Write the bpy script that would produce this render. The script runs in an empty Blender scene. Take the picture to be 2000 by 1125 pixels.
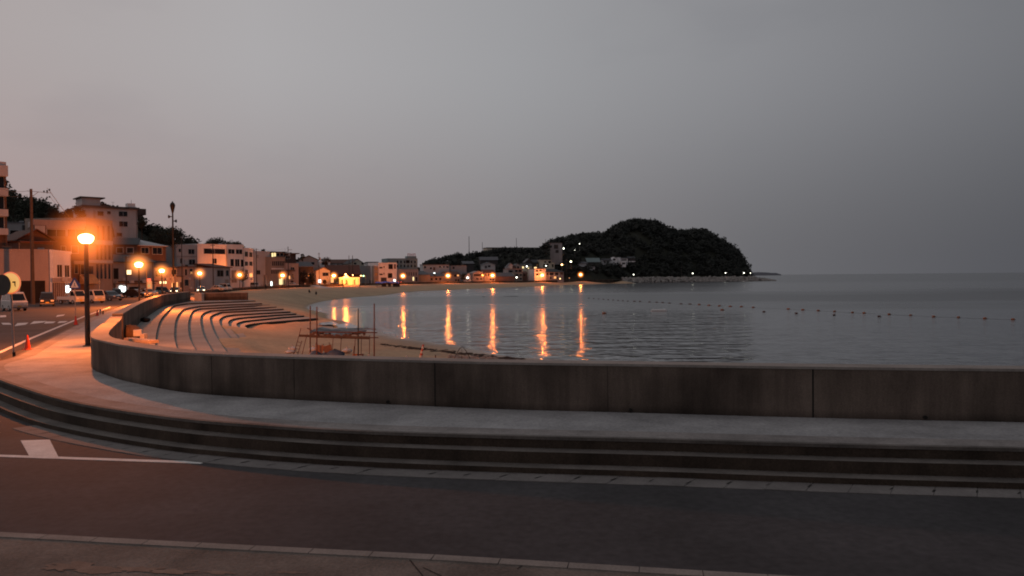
SKY_LOW = [(-1, (.48, .31, .285)), (-.56, (.40, .292, .288)), (-.3, (.295, .244, .248)), (0, (.226, .209, .217)), (.3, (.142, .141, .152)), (.56, (.092, .094, .106)), (1, (.055, .058, .07))]
SKY_HIGH = [(-1, (.46, .43, .42)), (-.56, (.408, .364, .362)), (-.3, (.40, .386, .394)), (0, (.325, .325, .339)), (.3, (.245, .247, .263)), (.56, (.165, .169, .184)), (1, (.10, .105, .12))]
SEA_ROUGH = 0.13
SEA_B = (.8, .8, .3)
LAMP_NEAR, LAMP_MID, LAMP_FAR = 9, 9, 9
LAMP_W = (7200, 9000, 3600, 3600, 22000)
GLOW_K, GLOW_F = 2.6, 4.2
import bpy, bmesh, math, random
import numpy as np
from mathutils import Vector, Matrix, noise as mnoise
random.seed(7)
rnd = random.Random(11)
scene = bpy.context.scene
COL = scene.collection
PI = math.pi

# ------------------------------------------------------------------ camera
CAMZ = 3.31
FPX = 1500.0
PITCH = math.atan(21.7 / FPX)
ROLL = -math.atan(0.0088)
_F = Vector((0, math.cos(PITCH), -math.sin(PITCH)))
_U0 = Vector((0, math.sin(PITCH), math.cos(PITCH)))
_R0 = Vector((1, 0, 0))
CR = _R0 * math.cos(ROLL) + _U0 * math.sin(ROLL)
CU = _U0 * math.cos(ROLL) - _R0 * math.sin(ROLL)
cam_data = bpy.data.cameras.new("camera")
cam = bpy.data.objects.new("camera", cam_data)
COL.objects.link(cam)
m = Matrix.Identity(4)
for i in range(3):
    m[i][0], m[i][1], m[i][2] = CR[i], CU[i], -_F[i]
m[2][3] = CAMZ
cam.matrix_world = m
cam_data.sensor_width = 36.0
cam_data.lens = 36.0 * FPX / 2000.0
cam_data.clip_start = 0.1
cam_data.clip_end = 60000
scene.camera = cam

def ray(px, py):
    return _F + CR * ((px - 1000) / FPX) + CU * ((562.5 - py) / FPX)
def at(px, py, Y):
    r = ray(px, py); t = Y / r.y
    return Vector((r.x * t, Y, CAMZ + r.z * t))
def G(px, py, z):
    r = ray(px, py); t = (z - CAMZ) / r.z
    return Vector((r.x * t, r.y * t, z))
def hor(px):
    return 540.8 - 0.0088 * (px - 1000)
def smooth(a, b, x):
    t = min(1, max(0, (x - a) / (b - a))); return t * t * (3 - 2 * t)
def gh(Y):
    return 0.36 * smooth(20, 29, Y)
def GG(px, py, dz=0.0):
    z = 0.0
    for _ in range(25):
        p = G(px, py, z); z = z * 0.5 + (gh(p.y) + dz) * 0.5
    return G(px, py, z)
ZW = 0.51       # promenade level
ZT = 1.51       # sea wall top
ZS = -2.2       # sea level

# ------------------------------------------------------------------ materials
MATS = {}
def nt_mat(name):
    mt = bpy.data.materials.new(name); mt.use_nodes = True
    nt = mt.node_tree; nt.nodes.clear()
    out = nt.nodes.new("ShaderNodeOutputMaterial")
    b = nt.nodes.new("ShaderNodeBsdfPrincipled")
    nt.links.new(b.outputs[0], out.inputs[0])
    return mt, nt, b, out
def surf(name, col, rough=0.8, var=0.25, scale=1.0, stretch=(1, 1, 1), metal=0.0, bump=0.0, bscale=8.0, spec=0.3, dark=None, fine=0.0, coord='Object'):
    """base colour broken up by two layers of noise, optional bump"""
    if name in MATS: return MATS[name]
    mt, nt, b, out = nt_mat(name)
    N, L = nt.nodes.new, nt.links.new
    tc = N("ShaderNodeTexCoord"); mp = N("ShaderNodeMapping"); mp.inputs['Scale'].default_value = stretch
    L(tc.outputs[coord], mp.inputs[0])
    n1 = N("ShaderNodeTexNoise"); n1.inputs['Scale'].default_value = scale; n1.inputs['Detail'].default_value = 6; n1.inputs['Roughness'].default_value = 0.65
    L(mp.outputs[0], n1.inputs['Vector'])
    rp = N("ShaderNodeValToRGB")
    lo = dark if dark else tuple(c * (1 - var) for c in col)
    hi = tuple(min(1, c * (1 + var)) for c in col)
    rp.color_ramp.elements[0].position = 0.32; rp.color_ramp.elements[0].color = (*lo, 1)
    rp.color_ramp.elements[1].position = 0.68; rp.color_ramp.elements[1].color = (*hi, 1)
    L(n1.outputs['Fac'], rp.inputs[0])
    colout = rp.outputs[0]
    if fine > 0:
        n2 = N("ShaderNodeTexNoise"); n2.inputs['Scale'].default_value = scale * 23; n2.inputs['Detail'].default_value = 3
        L(tc.outputs[coord], n2.inputs['Vector'])
        mr = N("ShaderNodeMapRange"); mr.inputs[1].default_value = 0.3; mr.inputs[2].default_value = 0.7
        mr.inputs[3].default_value = 1 - fine; mr.inputs[4].default_value = 1 + fine
        L(n2.outputs['Fac'], mr.inputs[0])
        mx = N("ShaderNodeMix"); mx.data_type = 'RGBA'; mx.blend_type = 'MULTIPLY'; mx.inputs[0].default_value = 1
        L(colout, mx.inputs[6]); L(mr.outputs[0], mx.inputs[7]); colout = mx.outputs[2]
    L(colout, b.inputs['Base Color'])
    b.inputs['Roughness'].default_value = rough; b.inputs['Metallic'].default_value = metal
    b.inputs['Specular IOR Level'].default_value = spec
    if bump > 0:
        n3 = N("ShaderNodeTexNoise"); n3.inputs['Scale'].default_value = bscale; n3.inputs['Detail'].default_value = 5
        L(tc.outputs[coord], n3.inputs['Vector'])
        bp = N("ShaderNodeBump"); bp.inputs['Strength'].default_value = bump; bp.inputs['Distance'].default_value = 0.05
        L(n3.outputs['Fac'], bp.inputs['Height']); L(bp.outputs[0], b.inputs['Normal'])
    MATS[name] = mt
    return mt
def emis(name, col, strength):
    if name in MATS: return MATS[name]
    mt, nt, b, out = nt_mat(name)
    b.inputs['Base Color'].default_value = (0.5, 0.5, 0.5, 1)
    b.inputs['Emission Color'].default_value = (*col, 1); b.inputs['Emission Strength'].default_value = strength
    MATS[name] = mt
    return mt
def glassy(name, col=(0.012, 0.013, 0.016), rough=0.08):
    if name in MATS: return MATS[name]
    mt, nt, b, out = nt_mat(name)
    b.inputs['Base Color'].default_value = (*col, 1); b.inputs['Roughness'].default_value = rough
    MATS[name] = mt
    return mt
def glow_mat(name, col, k):
    """emissive volume painting lens bloom: brightest at the lamp, fading to nothing at the rim"""
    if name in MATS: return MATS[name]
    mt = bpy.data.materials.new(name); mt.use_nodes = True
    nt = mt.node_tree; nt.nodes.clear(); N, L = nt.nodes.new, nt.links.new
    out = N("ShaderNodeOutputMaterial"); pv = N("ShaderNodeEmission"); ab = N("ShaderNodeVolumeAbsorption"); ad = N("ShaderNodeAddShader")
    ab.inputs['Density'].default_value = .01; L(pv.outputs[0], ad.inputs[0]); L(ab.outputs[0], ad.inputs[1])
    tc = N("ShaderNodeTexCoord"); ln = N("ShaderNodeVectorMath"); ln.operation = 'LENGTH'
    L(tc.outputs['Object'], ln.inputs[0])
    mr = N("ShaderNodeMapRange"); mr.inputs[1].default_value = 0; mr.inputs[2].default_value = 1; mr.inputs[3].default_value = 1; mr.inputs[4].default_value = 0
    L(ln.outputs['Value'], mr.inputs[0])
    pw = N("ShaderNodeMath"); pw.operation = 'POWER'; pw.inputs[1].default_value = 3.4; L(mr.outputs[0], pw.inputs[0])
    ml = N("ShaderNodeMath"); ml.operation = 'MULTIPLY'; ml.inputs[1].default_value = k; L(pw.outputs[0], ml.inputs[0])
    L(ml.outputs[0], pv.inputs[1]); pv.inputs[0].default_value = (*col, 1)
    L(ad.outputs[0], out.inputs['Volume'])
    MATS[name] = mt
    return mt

# ------------------------------------------------------------------ mesh builder
class MB:
    def __init__(s): s.v = []; s.f = []; s.smooth = False
    def add(s, vs, fs):
        o = len(s.v); s.v += [tuple(v) for v in vs]; s.f += [tuple(i + o for i in f) for f in fs]; return s
    def box(s, x0, x1, y0, y1, z0, z1):
        return s.add([(x0, y0, z0), (x1, y0, z0), (x1, y1, z0), (x0, y1, z0), (x0, y0, z1), (x1, y0, z1), (x1, y1, z1), (x0, y1, z1)],
                     [(0, 3, 2, 1), (4, 5, 6, 7), (0, 1, 5, 4), (1, 2, 6, 5), (2, 3, 7, 6), (3, 0, 4, 7)])
    def cbox(s, c, size, rot=None):
        M = rot.to_matrix() if rot else Matrix.Identity(3)
        hx, hy, hz = size[0] / 2, size[1] / 2, size[2] / 2
        vs = [Vector(c) + M @ Vector((a * hx, b * hy, d * hz)) for d in (-1, 1) for a, b in ((-1, -1), (1, -1), (1, 1), (-1, 1))]
        return s.add(vs, [(0, 3, 2, 1), (4, 5, 6, 7), (0, 1, 5, 4), (1, 2, 6, 5), (2, 3, 7, 6), (3, 0, 4, 7)])
    def tube(s, pts, radii, n=8, cap=True):
        pts = [Vector(p) for p in pts]
        if not isinstance(radii, (list, tuple)): radii = [radii] * len(pts)
        vs = []; fs = []
        for i, p in enumerate(pts):
            d = (pts[min(i + 1, len(pts) - 1)] - pts[max(i - 1, 0)]).normalized()
            a = d.orthogonal() if abs(d.z) < .99 else Vector((1, 0, 0))
            if abs(d.z) < .99: a = d.cross(Vector((0, 0, 1)))
            a.normalize(); b = d.cross(a)
            for k in range(n):
                t = 2 * PI * k / n
                vs.append(p + (a * math.cos(t) + b * math.sin(t)) * radii[i])
        for i in range(len(pts) - 1):
            for k in range(n):
                fs.append((i * n + k, i * n + (k + 1) % n, (i + 1) * n + (k + 1) % n, (i + 1) * n + k))
        if cap:
            fs.append(tuple(range(n - 1, -1, -1))); fs.append(tuple((len(pts) - 1) * n + k for k in range(n)))
        return s.add(vs, fs)
    def lathe(s, prof, c=(0, 0, 0), n=16):
        vs = []; fs = []
        for r, z in prof:
            for k in range(n):
                t = 2 * PI * k / n; vs.append((c[0] + r * math.cos(t), c[1] + r * math.sin(t), c[2] + z))
        for i in range(len(prof) - 1):
            for k in range(n):
                fs.append((i * n + k, i * n + (k + 1) % n, (i + 1) * n + (k + 1) % n, (i + 1) * n + k))
        fs.append(tuple(range(n - 1, -1, -1))); fs.append(tuple((len(prof) - 1) * n + k for k in range(n)))
        return s.add(vs, fs)
    def ball(s, c, r, n=10, sq=(1, 1, 1), jit=0, rg=None):
        vs = []; fs = []; h = n // 2 + 1
        for i in range(h + 1):
            ph = PI * i / h
            for k in range(n):
                t = 2 * PI * k / n; q = 1 + ((rg or rnd).uniform(-jit, jit) if jit else 0)
                vs.append((c[0] + r * q * sq[0] * math.sin(ph) * math.cos(t), c[1] + r * q * sq[1] * math.sin(ph) * math.sin(t), c[2] + r * q * sq[2] * math.cos(ph)))
        for i in range(h):
            for k in range(n):
                fs.append((i * n + k, (i + 1) * n + k, (i + 1) * n + (k + 1) % n, i * n + (k + 1) % n))
        return s.add(vs, fs)
    def prism(s, poly, axis, a, b):
        """polygon (list of 2D) extruded along axis from a to b"""
        n = len(poly); P = lambda p, t: (t, p[0], p[1]) if axis == 'x' else ((p[0], t, p[1]) if axis == 'y' else (p[0], p[1], t))
        vs = [P(p, a) for p in poly] + [P(p, b) for p in poly]
        fs = [tuple(range(n - 1, -1, -1)), tuple(range(n, 2 * n))] + [(i, (i + 1) % n, (i + 1) % n + n, i + n) for i in range(n)]
        return s.add(vs, fs)
    def build(s, name, mat, parent=None, smooth=False, bevel=0):
        me = bpy.data.meshes.new(name); me.from_pydata(s.v, [], s.f); me.update()
        bm = bmesh.new(); bm.from_mesh(me)
        bmesh.ops.remove_doubles(bm, verts=bm.verts, dist=1e-5) if (smooth or bevel) else None
        if bevel: bmesh.ops.bevel(bm, geom=[e for e in bm.edges], offset=bevel, segments=2, affect='EDGES', profile=.5)
        bmesh.ops.recalc_face_normals(bm, faces=bm.faces)
        bm.to_mesh(me); bm.free()
        if smooth:
            for p in me.polygons: p.use_smooth = True
        for mt in (mat if isinstance(mat, list) else [mat]): me.materials.append(mt)
        o = bpy.data.objects.new(name, me); COL.objects.link(o)
        if parent: o.parent = parent
        return o
def tag(o, label=None, cat=None, group=None, kind=None):
    if label: o['label'] = label
    if cat: o['category'] = cat
    if group: o['group'] = group
    if kind: o['kind'] = kind
    return o
def empty(name, loc, rz=0, label=None, cat=None, group=None):
    o = bpy.data.objects.new(name, None); COL.objects.link(o); o.empty_display_size = .3
    o.location = loc; o.rotation_euler = (0, 0, rz)
    return tag(o, label, cat, group)
def copy_tree(o, parent=None):
    c = o.copy(); COL.objects.link(c)
    if parent: c.parent = parent
    for ch in list(o.children): copy_tree(ch, c)
    return c

# polyline helpers (2D)
def xy(p): return Vector((p[0], p[1]))
def resample(pts, n):
    pts = [xy(p) for p in pts]; d = [0]
    for a, b in zip(pts, pts[1:]): d.append(d[-1] + (b - a).length)
    out = []
    for i in range(n):
        t = d[-1] * i / (n - 1); k = 0
        while k < len(pts) - 2 and d[k + 1] < t: k += 1
        q = (t - d[k]) / max(1e-9, d[k + 1] - d[k]); out.append(pts[k].lerp(pts[k + 1], q))
    return out
def catmull(pts, sub=6):
    pts = [xy(p) for p in pts]; out = []
    for i in range(len(pts) - 1):
        p0 = pts[max(0, i - 1)]; p1 = pts[i]; p2 = pts[i + 1]; p3 = pts[min(len(pts) - 1, i + 2)]
        for k in range(sub):
            t = k / sub
            out.append(0.5 * ((2 * p1) + (p2 - p0) * t + (2 * p0 - 5 * p1 + 4 * p2 - p3) * t * t + (3 * p1 - p0 - 3 * p2 + p3) * t ** 3))
    out.append(pts[-1]); return out
def offset(pts, d):
    """shift to the left of the direction of travel by d"""
    out = []
    for i, p in enumerate(pts):
        t = (pts[min(i + 1, len(pts) - 1)] - pts[max(i - 1, 0)]).normalized()
        out.append(p + Vector((-t.y, t.x)) * d)
    return out
def wall_strip(mb, left, right, z0, z1):
    n = len(left); zf = (lambda q: q) if callable(z0) else None
    vs = []
    for a, b in zip(left, right):
        za = z0(a.y) if callable(z0) else z0
        vs += [(a.x, a.y, za), (b.x, b.y, za), (a.x, a.y, z1), (b.x, b.y, z1)]
    fs = []
    for i in range(n - 1):
        o = 4 * i; p = o + 4
        fs += [(o + 2, p + 2, p + 3, o + 3), (o, o + 2, o + 2 + 0, o)] if False else [(o + 2, p + 2, p + 3, o + 3), (o, p, p + 2, o + 2), (o + 1, o + 3, p + 3, p + 1), (o, o + 1, p + 1, p)]
    fs += [(0, 2, 3, 1), (4 * (n - 1), 4 * (n - 1) + 1, 4 * (n - 1) + 3, 4 * (n - 1) + 2)]
    mb.add(vs, fs)
def sheet(name, outline, dz, mat, cuts=True, hf=None, kind='structure'):
    """flat outline draped on the ground height"""
    bm = bmesh.new()
    vs = [bm.verts.new((p[0], p[1], 0)) for p in outline]
    es = [bm.edges.new((vs[i], vs[(i + 1) % len(vs)])) for i in range(len(vs))]
    bmesh.ops.triangle_fill(bm, use_beauty=True, edges=es)
    if cuts:
        for y in [20 + .9 * k for k in range(11)]:
            bmesh.ops.bisect_plane(bm, geom=bm.verts[:] + bm.edges[:] + bm.faces[:], plane_co=(0, y, 0), plane_no=(0, 1, 0), dist=1e-4)
    for v in bm.verts: v.co.z = (hf or gh)(v.co.y) + dz
    bmesh.ops.recalc_face_normals(bm, faces=bm.faces)
    for f in bm.faces:
        if f.normal.z < 0: f.normal_flip()
    me = bpy.data.meshes.new(name); bm.to_mesh(me); bm.free(); me.materials.append(mat)
    o = bpy.data.objects.new(name, me); COL.objects.link(o)
    if kind: o['kind'] = kind
    return o

# ------------------------------------------------------------------ world, sun
SUN_AZ = math.radians(-75)      # where the last light is: low on the left
SUN_EL = math.radians(2.0)
w = bpy.data.worlds.new("World"); scene.world = w; w.use_nodes = True
nt = w.node_tree; nt.nodes.clear(); N, L = nt.nodes.new, nt.links.new
wo = N("ShaderNodeOutputWorld")
sky = N("ShaderNodeTexSky"); sky.sky_type = 'NISHITA'; sky.sun_disc = False
sky.sun_elevation = SUN_EL; sky.sun_rotation = SUN_AZ; sky.air_density = 1.0; sky.dust_density = 3.0
bg1 = N("ShaderNodeBackground"); bg1.inputs[1].default_value = 0.05; L(sky.outputs[0], bg1.inputs[0])
geo = N("ShaderNodeTexCoord"); sep = N("ShaderNodeSeparateXYZ"); L(geo.outputs['Generated'], sep.inputs[0])
def ramp(src, a, b, stops):
    mr = N("ShaderNodeMapRange"); mr.inputs[1].default_value = a; mr.inputs[2].default_value = b; L(src, mr.inputs[0])
    r = N("ShaderNodeValToRGB"); r.color_ramp.interpolation = 'EASE' if len(stops) < 3 else 'LINEAR'
    els = r.color_ramp.elements
    while len(els) < len(stops): els.new(0.5)
    for e, (p, c) in zip(els, stops): e.position = (p - a) / (b - a); e.color = (*c, 1)
    L(mr.outputs[0], r.inputs[0]); return r.outputs[0]
def mul(a, b):
    mx = N("ShaderNodeMix"); mx.data_type = 'RGBA'; mx.blend_type = 'MULTIPLY'; mx.inputs[0].default_value = 1
    L(a, mx.inputs[6]); L(b, mx.inputs[7]); return mx.outputs[2]
# murky overcast: colour round the compass at the horizon and higher up
lowc = ramp(sep.outputs['X'], -1, 1, SKY_LOW)
highc = ramp(sep.outputs['X'], -1, 1, SKY_HIGH)
mrz = N("ShaderNodeMapRange"); mrz.interpolation_type = 'SMOOTHSTEP'; mrz.inputs[1].default_value = 0.0; mrz.inputs[2].default_value = 0.28; L(sep.outputs['Z'], mrz.inputs[0])
mz = N("ShaderNodeMix"); mz.data_type = 'RGBA'; L(mrz.outputs[0], mz.inputs[0]); L(lowc, mz.inputs[6]); L(highc, mz.inputs[7])
back = ramp(sep.outputs['Y'], -1, 1, [(-1, (.66, .66, .68)), (0.0, (.82, .82, .84)), (.5, (.96, .96, .96)), (1, (1, 1, 1))])
cn = N("ShaderNodeTexNoise"); cn.inputs['Scale'].default_value = 2.2; cn.inputs['Detail'].default_value = 5
mpc = N("ShaderNodeMapping"); mpc.inputs['Scale'].default_value = (1.6, 1.6, 4.0); L(geo.outputs['Generated'], mpc.inputs[0]); L(mpc.outputs[0], cn.inputs['Vector'])
cl = ramp(cn.outputs['Fac'], 0, 1, [(0.26, (.935, .935, .945)), (0.44, (1.0, 1.0, 1.0)), (0.8, (1.01, 1.01, 1.01))])
c1 = mul(mul(mz.outputs[2], back), cl)
bg2 = N("ShaderNodeBackground"); bg2.inputs[1].default_value = 1.07; L(c1, bg2.inputs[0])
ms = N("ShaderNodeMixShader"); ms.inputs[0].default_value = 0.95; L(bg1.outputs[0], ms.inputs[1]); L(bg2.outputs[0], ms.inputs[2])
L(ms.outputs[0], wo.inputs[0])

sd = bpy.data.lights.new("sun", 'SUN'); sd.energy = 0.05; sd.angle = math.radians(25); sd.color = (1, .8, .72)
so = bpy.data.objects.new("sun", sd); COL.objects.link(so)
sdir = Vector((math.sin(SUN_AZ) * math.cos(math.radians(12)), math.cos(SUN_AZ) * math.cos(math.radians(12)), math.sin(math.radians(12))))
so.rotation_euler = sdir.to_track_quat('Z', 'Y').to_euler()
scene.view_settings.view_transform = 'Standard'; scene.view_settings.look = 'None'
scene.view_settings.exposure = 0; scene.view_settings.gamma = 1
w.cycles.sampling_method = 'NONE'     # smooth sky: leave the light samples to the lamps
# ------------------------------------------------------------------ ground plan (metres, camera over 0,0, looking along +Y)
W_px = [(2000, 825), (1590, 816), (1230, 806), (1000, 800), (850, 794), (635, 784), (500, 777), (425, 772), (350, 765), (280, 752), (215, 735), (178, 711)]
W1 = [xy(G(a, b, ZW)) for a, b in W_px] + [xy(G(211, 624, ZT)), xy(G(215, 618, ZT))]
d = (W1[0] - W1[1]).normalized()
W1 = [W1[0] + d * 70] + W1
W1 = [W1[0]] + catmull(W1[1:], 6)                 # landward foot of the near sea wall, right to left
THK = 0.52
W1in = offset(W1, -THK)
W2in = catmull([xy(G(240, 612, ZT)), xy(G(275.4, 592, ZT)), xy(G(305, 580, ZT)), Vector((-43.2, 96)), Vector((-49, 117))], 8)
W2 = offset(W2in, THK)
T_px = [(2000, 876), (1635, 868), (1280, 858), (1000, 851.5), (700, 842), (500, 830), (350, 817), (200, 796), (100, 775), (0, 742)]
T = [xy(G(a, b, ZW)) for a, b in T_px] + [Vector((-16.3, 23.6)), Vector((-17.7, 25.7)), xy(G(27, 697, ZW)), xy(G(53, 684, ZW)), xy(G(148, 635, ZW)), xy(G(190, 615, ZW)), Vector((-42.5, 84)), Vector((-50, 104)), Vector((-57, 126))]
d = (T[0] - T[1]).normalized()
T = [T[0] + d * 70] + T
T = [T[0]] + catmull(T[1:], 8)
COAST = [Vector(p) for p in [(-57, 126), (-66, 160), (-75, 195), (-84, 245), (-86, 290), (-78, 338), (-67, 385), (-57, 415), (-36, 446), (-11, 466), (20, 497), (49, 534), (80, 562), (118, 590), (150, 612)]]
COASTS = catmull(COAST, 5)

# ------------------------------------------------------------------ materials of the setting
m_asph = surf('asphalt', (.046, .043, .045), .9, .34, .33, bump=.1, bscale=90, fine=.2)
m_asph2 = surf('asphalt_patch', (.033, .029, .031), .9, .3, .6, fine=.3)
m_ground = surf('packed_ground', (.07, .06, .05), .95, .3, .15, fine=.2)
m_prom = surf('promenade_concrete', (.30, .295, .295), .9, .3, .7, bump=.3, bscale=25, fine=.16)
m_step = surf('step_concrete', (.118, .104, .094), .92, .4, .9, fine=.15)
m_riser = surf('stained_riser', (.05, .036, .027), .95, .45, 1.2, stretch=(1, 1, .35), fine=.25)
m_gut = surf('gutter_concrete', (.155, .142, .136), .9, .22, 1.1, fine=.12)
m_walk2 = surf('near_pavement', (.145, .115, .098), .92, .35, 1.0, bump=.3, bscale=30, fine=.2)
m_kerb = surf('kerb_concrete', (.22, .19, .17), .9, .2, 1.5, fine=.15)
m_white = surf('road_paint', (.62, .6, .58), .8, .16, 2.5, fine=.15)
m_sand = surf('sand', (.42, .29, .18), .97, .16, .12, bump=.9, bscale=3.2, fine=.16)
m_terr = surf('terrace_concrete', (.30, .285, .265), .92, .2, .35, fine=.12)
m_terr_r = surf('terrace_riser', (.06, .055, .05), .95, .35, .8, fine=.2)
m_dark = surf('dark_joint', (.02, .018, .016), .95, .2)  # near-black colour for joints, cracks, slots and pipes

def wallmat(name, hi, lo, mid):
    mt, nt, b, out = nt_mat(name); N, L = nt.nodes.new, nt.links.new
    tc = N("ShaderNodeTexCoord"); mp = N("ShaderNodeMapping"); mp.inputs['Scale'].default_value = (1.4, 1.4, .16); L(tc.outputs['Object'], mp.inputs[0])
    n1 = N("ShaderNodeTexNoise"); n1.inputs['Scale'].default_value = 1.6; n1.inputs['Detail'].default_value = 7; n1.inputs['Roughness'].default_value = .7; L(mp.outputs[0], n1.inputs['Vector'])
    r1 = N("ShaderNodeValToRGB"); r1.color_ramp.elements[0].position = .3; r1.color_ramp.elements[0].color = (*lo, 1); r1.color_ramp.elements[1].position = .72; r1.color_ramp.elements[1].color = (*hi, 1)
    e = r1.color_ramp.elements.new(.5); e.color = (*mid, 1); L(n1.outputs['Fac'], r1.inputs[0])
    n2 = N("ShaderNodeTexNoise"); n2.inputs['Scale'].default_value = .5; n2.inputs['Detail'].default_value = 7; L(tc.outputs['Object'], n2.inputs['Vector'])
    m2 = N("ShaderNodeMapRange"); m2.inputs[1].default_value = .3; m2.inputs[2].default_value = .7; m2.inputs[3].default_value = .5; m2.inputs[4].default_value = 1.5; L(n2.outputs['Fac'], m2.inputs[0])
    sp = N("ShaderNodeSeparateXYZ"); L(tc.outputs['Object'], sp.inputs[0])
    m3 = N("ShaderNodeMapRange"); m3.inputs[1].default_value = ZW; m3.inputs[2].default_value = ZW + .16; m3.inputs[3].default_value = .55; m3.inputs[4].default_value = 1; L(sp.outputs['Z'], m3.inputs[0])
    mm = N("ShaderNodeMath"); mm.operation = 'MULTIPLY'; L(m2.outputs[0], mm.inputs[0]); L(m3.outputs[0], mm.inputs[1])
    n4 = N("ShaderNodeTexNoise"); n4.inputs['Scale'].default_value = 40; n4.inputs['Detail'].default_value = 3; L(tc.outputs['Object'], n4.inputs['Vector'])
    m4 = N("ShaderNodeMapRange"); m4.inputs[1].default_value = .3; m4.inputs[2].default_value = .7; m4.inputs[3].default_value = .85; m4.inputs[4].default_value = 1.15; L(n4.outputs['Fac'], m4.inputs[0])
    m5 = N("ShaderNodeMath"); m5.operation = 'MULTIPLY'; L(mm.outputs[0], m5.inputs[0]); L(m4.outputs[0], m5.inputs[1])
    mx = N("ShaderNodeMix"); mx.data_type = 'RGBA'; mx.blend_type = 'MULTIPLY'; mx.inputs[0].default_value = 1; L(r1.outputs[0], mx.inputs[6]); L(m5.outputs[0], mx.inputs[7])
    L(mx.outputs[2], b.inputs['Base Color']); b.inputs['Roughness'].default_value = .93; b.inputs['Specular IOR Level'].default_value = .2
    bp = N("ShaderNodeBump"); bp.inputs['Strength'].default_value = .3; bp.inputs['Distance'].default_value = .03; L(n1.outputs['Fac'], bp.inputs['Height']); L(bp.outputs[0], b.inputs['Normal'])
    return mt
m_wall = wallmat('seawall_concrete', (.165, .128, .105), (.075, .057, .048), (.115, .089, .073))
m_cap = surf('wall_cap', (.25, .225, .205), .9, .22, .8, fine=.12)

# ------------------------------------------------------------------ ground, roads
near_edge = [Vector((W1[0].x, W1[0].y))] + W1[1:] + W2 + COASTS[:61]
sheet('ground', [Vector((-5000, -300)), Vector((1500, -300)), Vector((1500, W1[0].y - 250))] + [p + Vector((0, .05)) for p in near_edge] + [Vector((87, 606)), Vector((110, 700)), Vector((150, 1500)), Vector((-5000, 6000))], -.012, m_ground)
K_px = [(0, 1039), (500, 1065.5), (850, 1083), (1250, 1107), (1500, 1122)]
K = [xy(G(a, b, .09)) for a, b in K_px]
dk = (K[-1] - K[0]).normalized(); K = [K[0] - dk * 60] + K + [K[-1] + dk * 70]
TR = [p for p in T if True]
T1 = offset(T, .30); T2 = offset(T, .60); T3 = offset(T, 1.08)
# offset() shifts to the left of travel (right-to-left path): that is towards the camera / road
land_side = [Vector((-160, 300)), Vector((-105, 250)), Vector((-98, 195)), Vector((-88, 160)), Vector((-79, 130)), Vector((-68, 105)), Vector((-61, 80)), Vector((-60, 60)), Vector((-65, 40)), Vector((-75, 12))]
sheet('road', list(reversed([T2[i] for i in range(len(T2))])) + [Vector((T2[0].x, K[-1].y))] + list(reversed(K)) + [Vector((-80, K[0].y + 2))] + list(reversed(land_side))[:-1] + [Vector((-100, 245)), Vector((-86, 245)), Vector((-77, 195)), Vector((-68, 160))], .004, m_asph)

# near pavement with kerb
kb = MB(); kw = .16
Kb = offset(K, 1)
side = -1 if (Kb[0].y > K[0].y) else 1
Kin = offset(K, kw * side)
for a, b, c, d2 in zip(K, K[1:], Kin, Kin[1:]):
    n = max(1, int((b - a).length / .6)) if (b - a).length < 12 else 1
    for i in range(n):
        p = a.lerp(b, i / n); q = a.lerp(b, (i + .985) / n); r = c.lerp(d2, (i + .985) / n); s_ = c.lerp(d2, i / n)
        kb.add([(p.x, p.y, -.05), (q.x, q.y, -.05), (r.x, r.y, -.05), (s_.x, s_.y, -.05), (p.x, p.y, .092), (q.x, q.y, .092), (r.x, r.y, .092), (s_.x, s_.y, .092)],
               [(0, 3, 2, 1), (4, 5, 6, 7), (0, 1, 5, 4), (1, 2, 6, 5), (2, 3, 7, 6), (3, 0, 4, 7)])
tag(kb.build('kerb', m_kerb), kind='structure')
sheet('pavement', Kin + [Vector((Kin[-1].x, -40)), Vector((Kin[0].x, -40))], .08, m_walk2, cuts=False)
# worn pale patches on the near pavement
m_patch = surf('worn_screed', (.20, .135, .105), .9, .3, 3, fine=.2)
pm = MB()
for cx, cy, rx_, ry_ in [(150, 1106, 60, 9), (205, 1114, 70, 8), (110, 1108, 30, 7), (270, 1112, 60, 6), (335, 1117, 55, 6), (430, 1118, 40, 4), (560, 1118, 40, 3)]:
    vs = []
    for k in range(22):
        t = 2 * PI * k / 22; q = rnd.uniform(.45, 1.15)
        p = G(cx + rx_ * q * math.cos(t), cy + ry_ * q * math.sin(t), .0835 + .0006 * (cx % 7)); vs.append(p)
    pm.add(vs, [tuple(range(22))])
tag(pm.build('pavement_patches', m_patch), kind='structure')
cr = MB()
for px_ in [((800, 1093), (826, 1125)), ((826, 1108), (862, 1125)), ((1022, 1103), (1010, 1111))]:
    a = G(*px_[0], .084); b = G(*px_[1], .084); nrm = Vector((-(b - a).y, (b - a).x, 0)).normalized() * .008
    cr.add([a - nrm, b - nrm, b + nrm, a + nrm], [(0, 1, 2, 3)])
tag(cr.build('pavement_cracks', m_dark), kind='structure')

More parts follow.
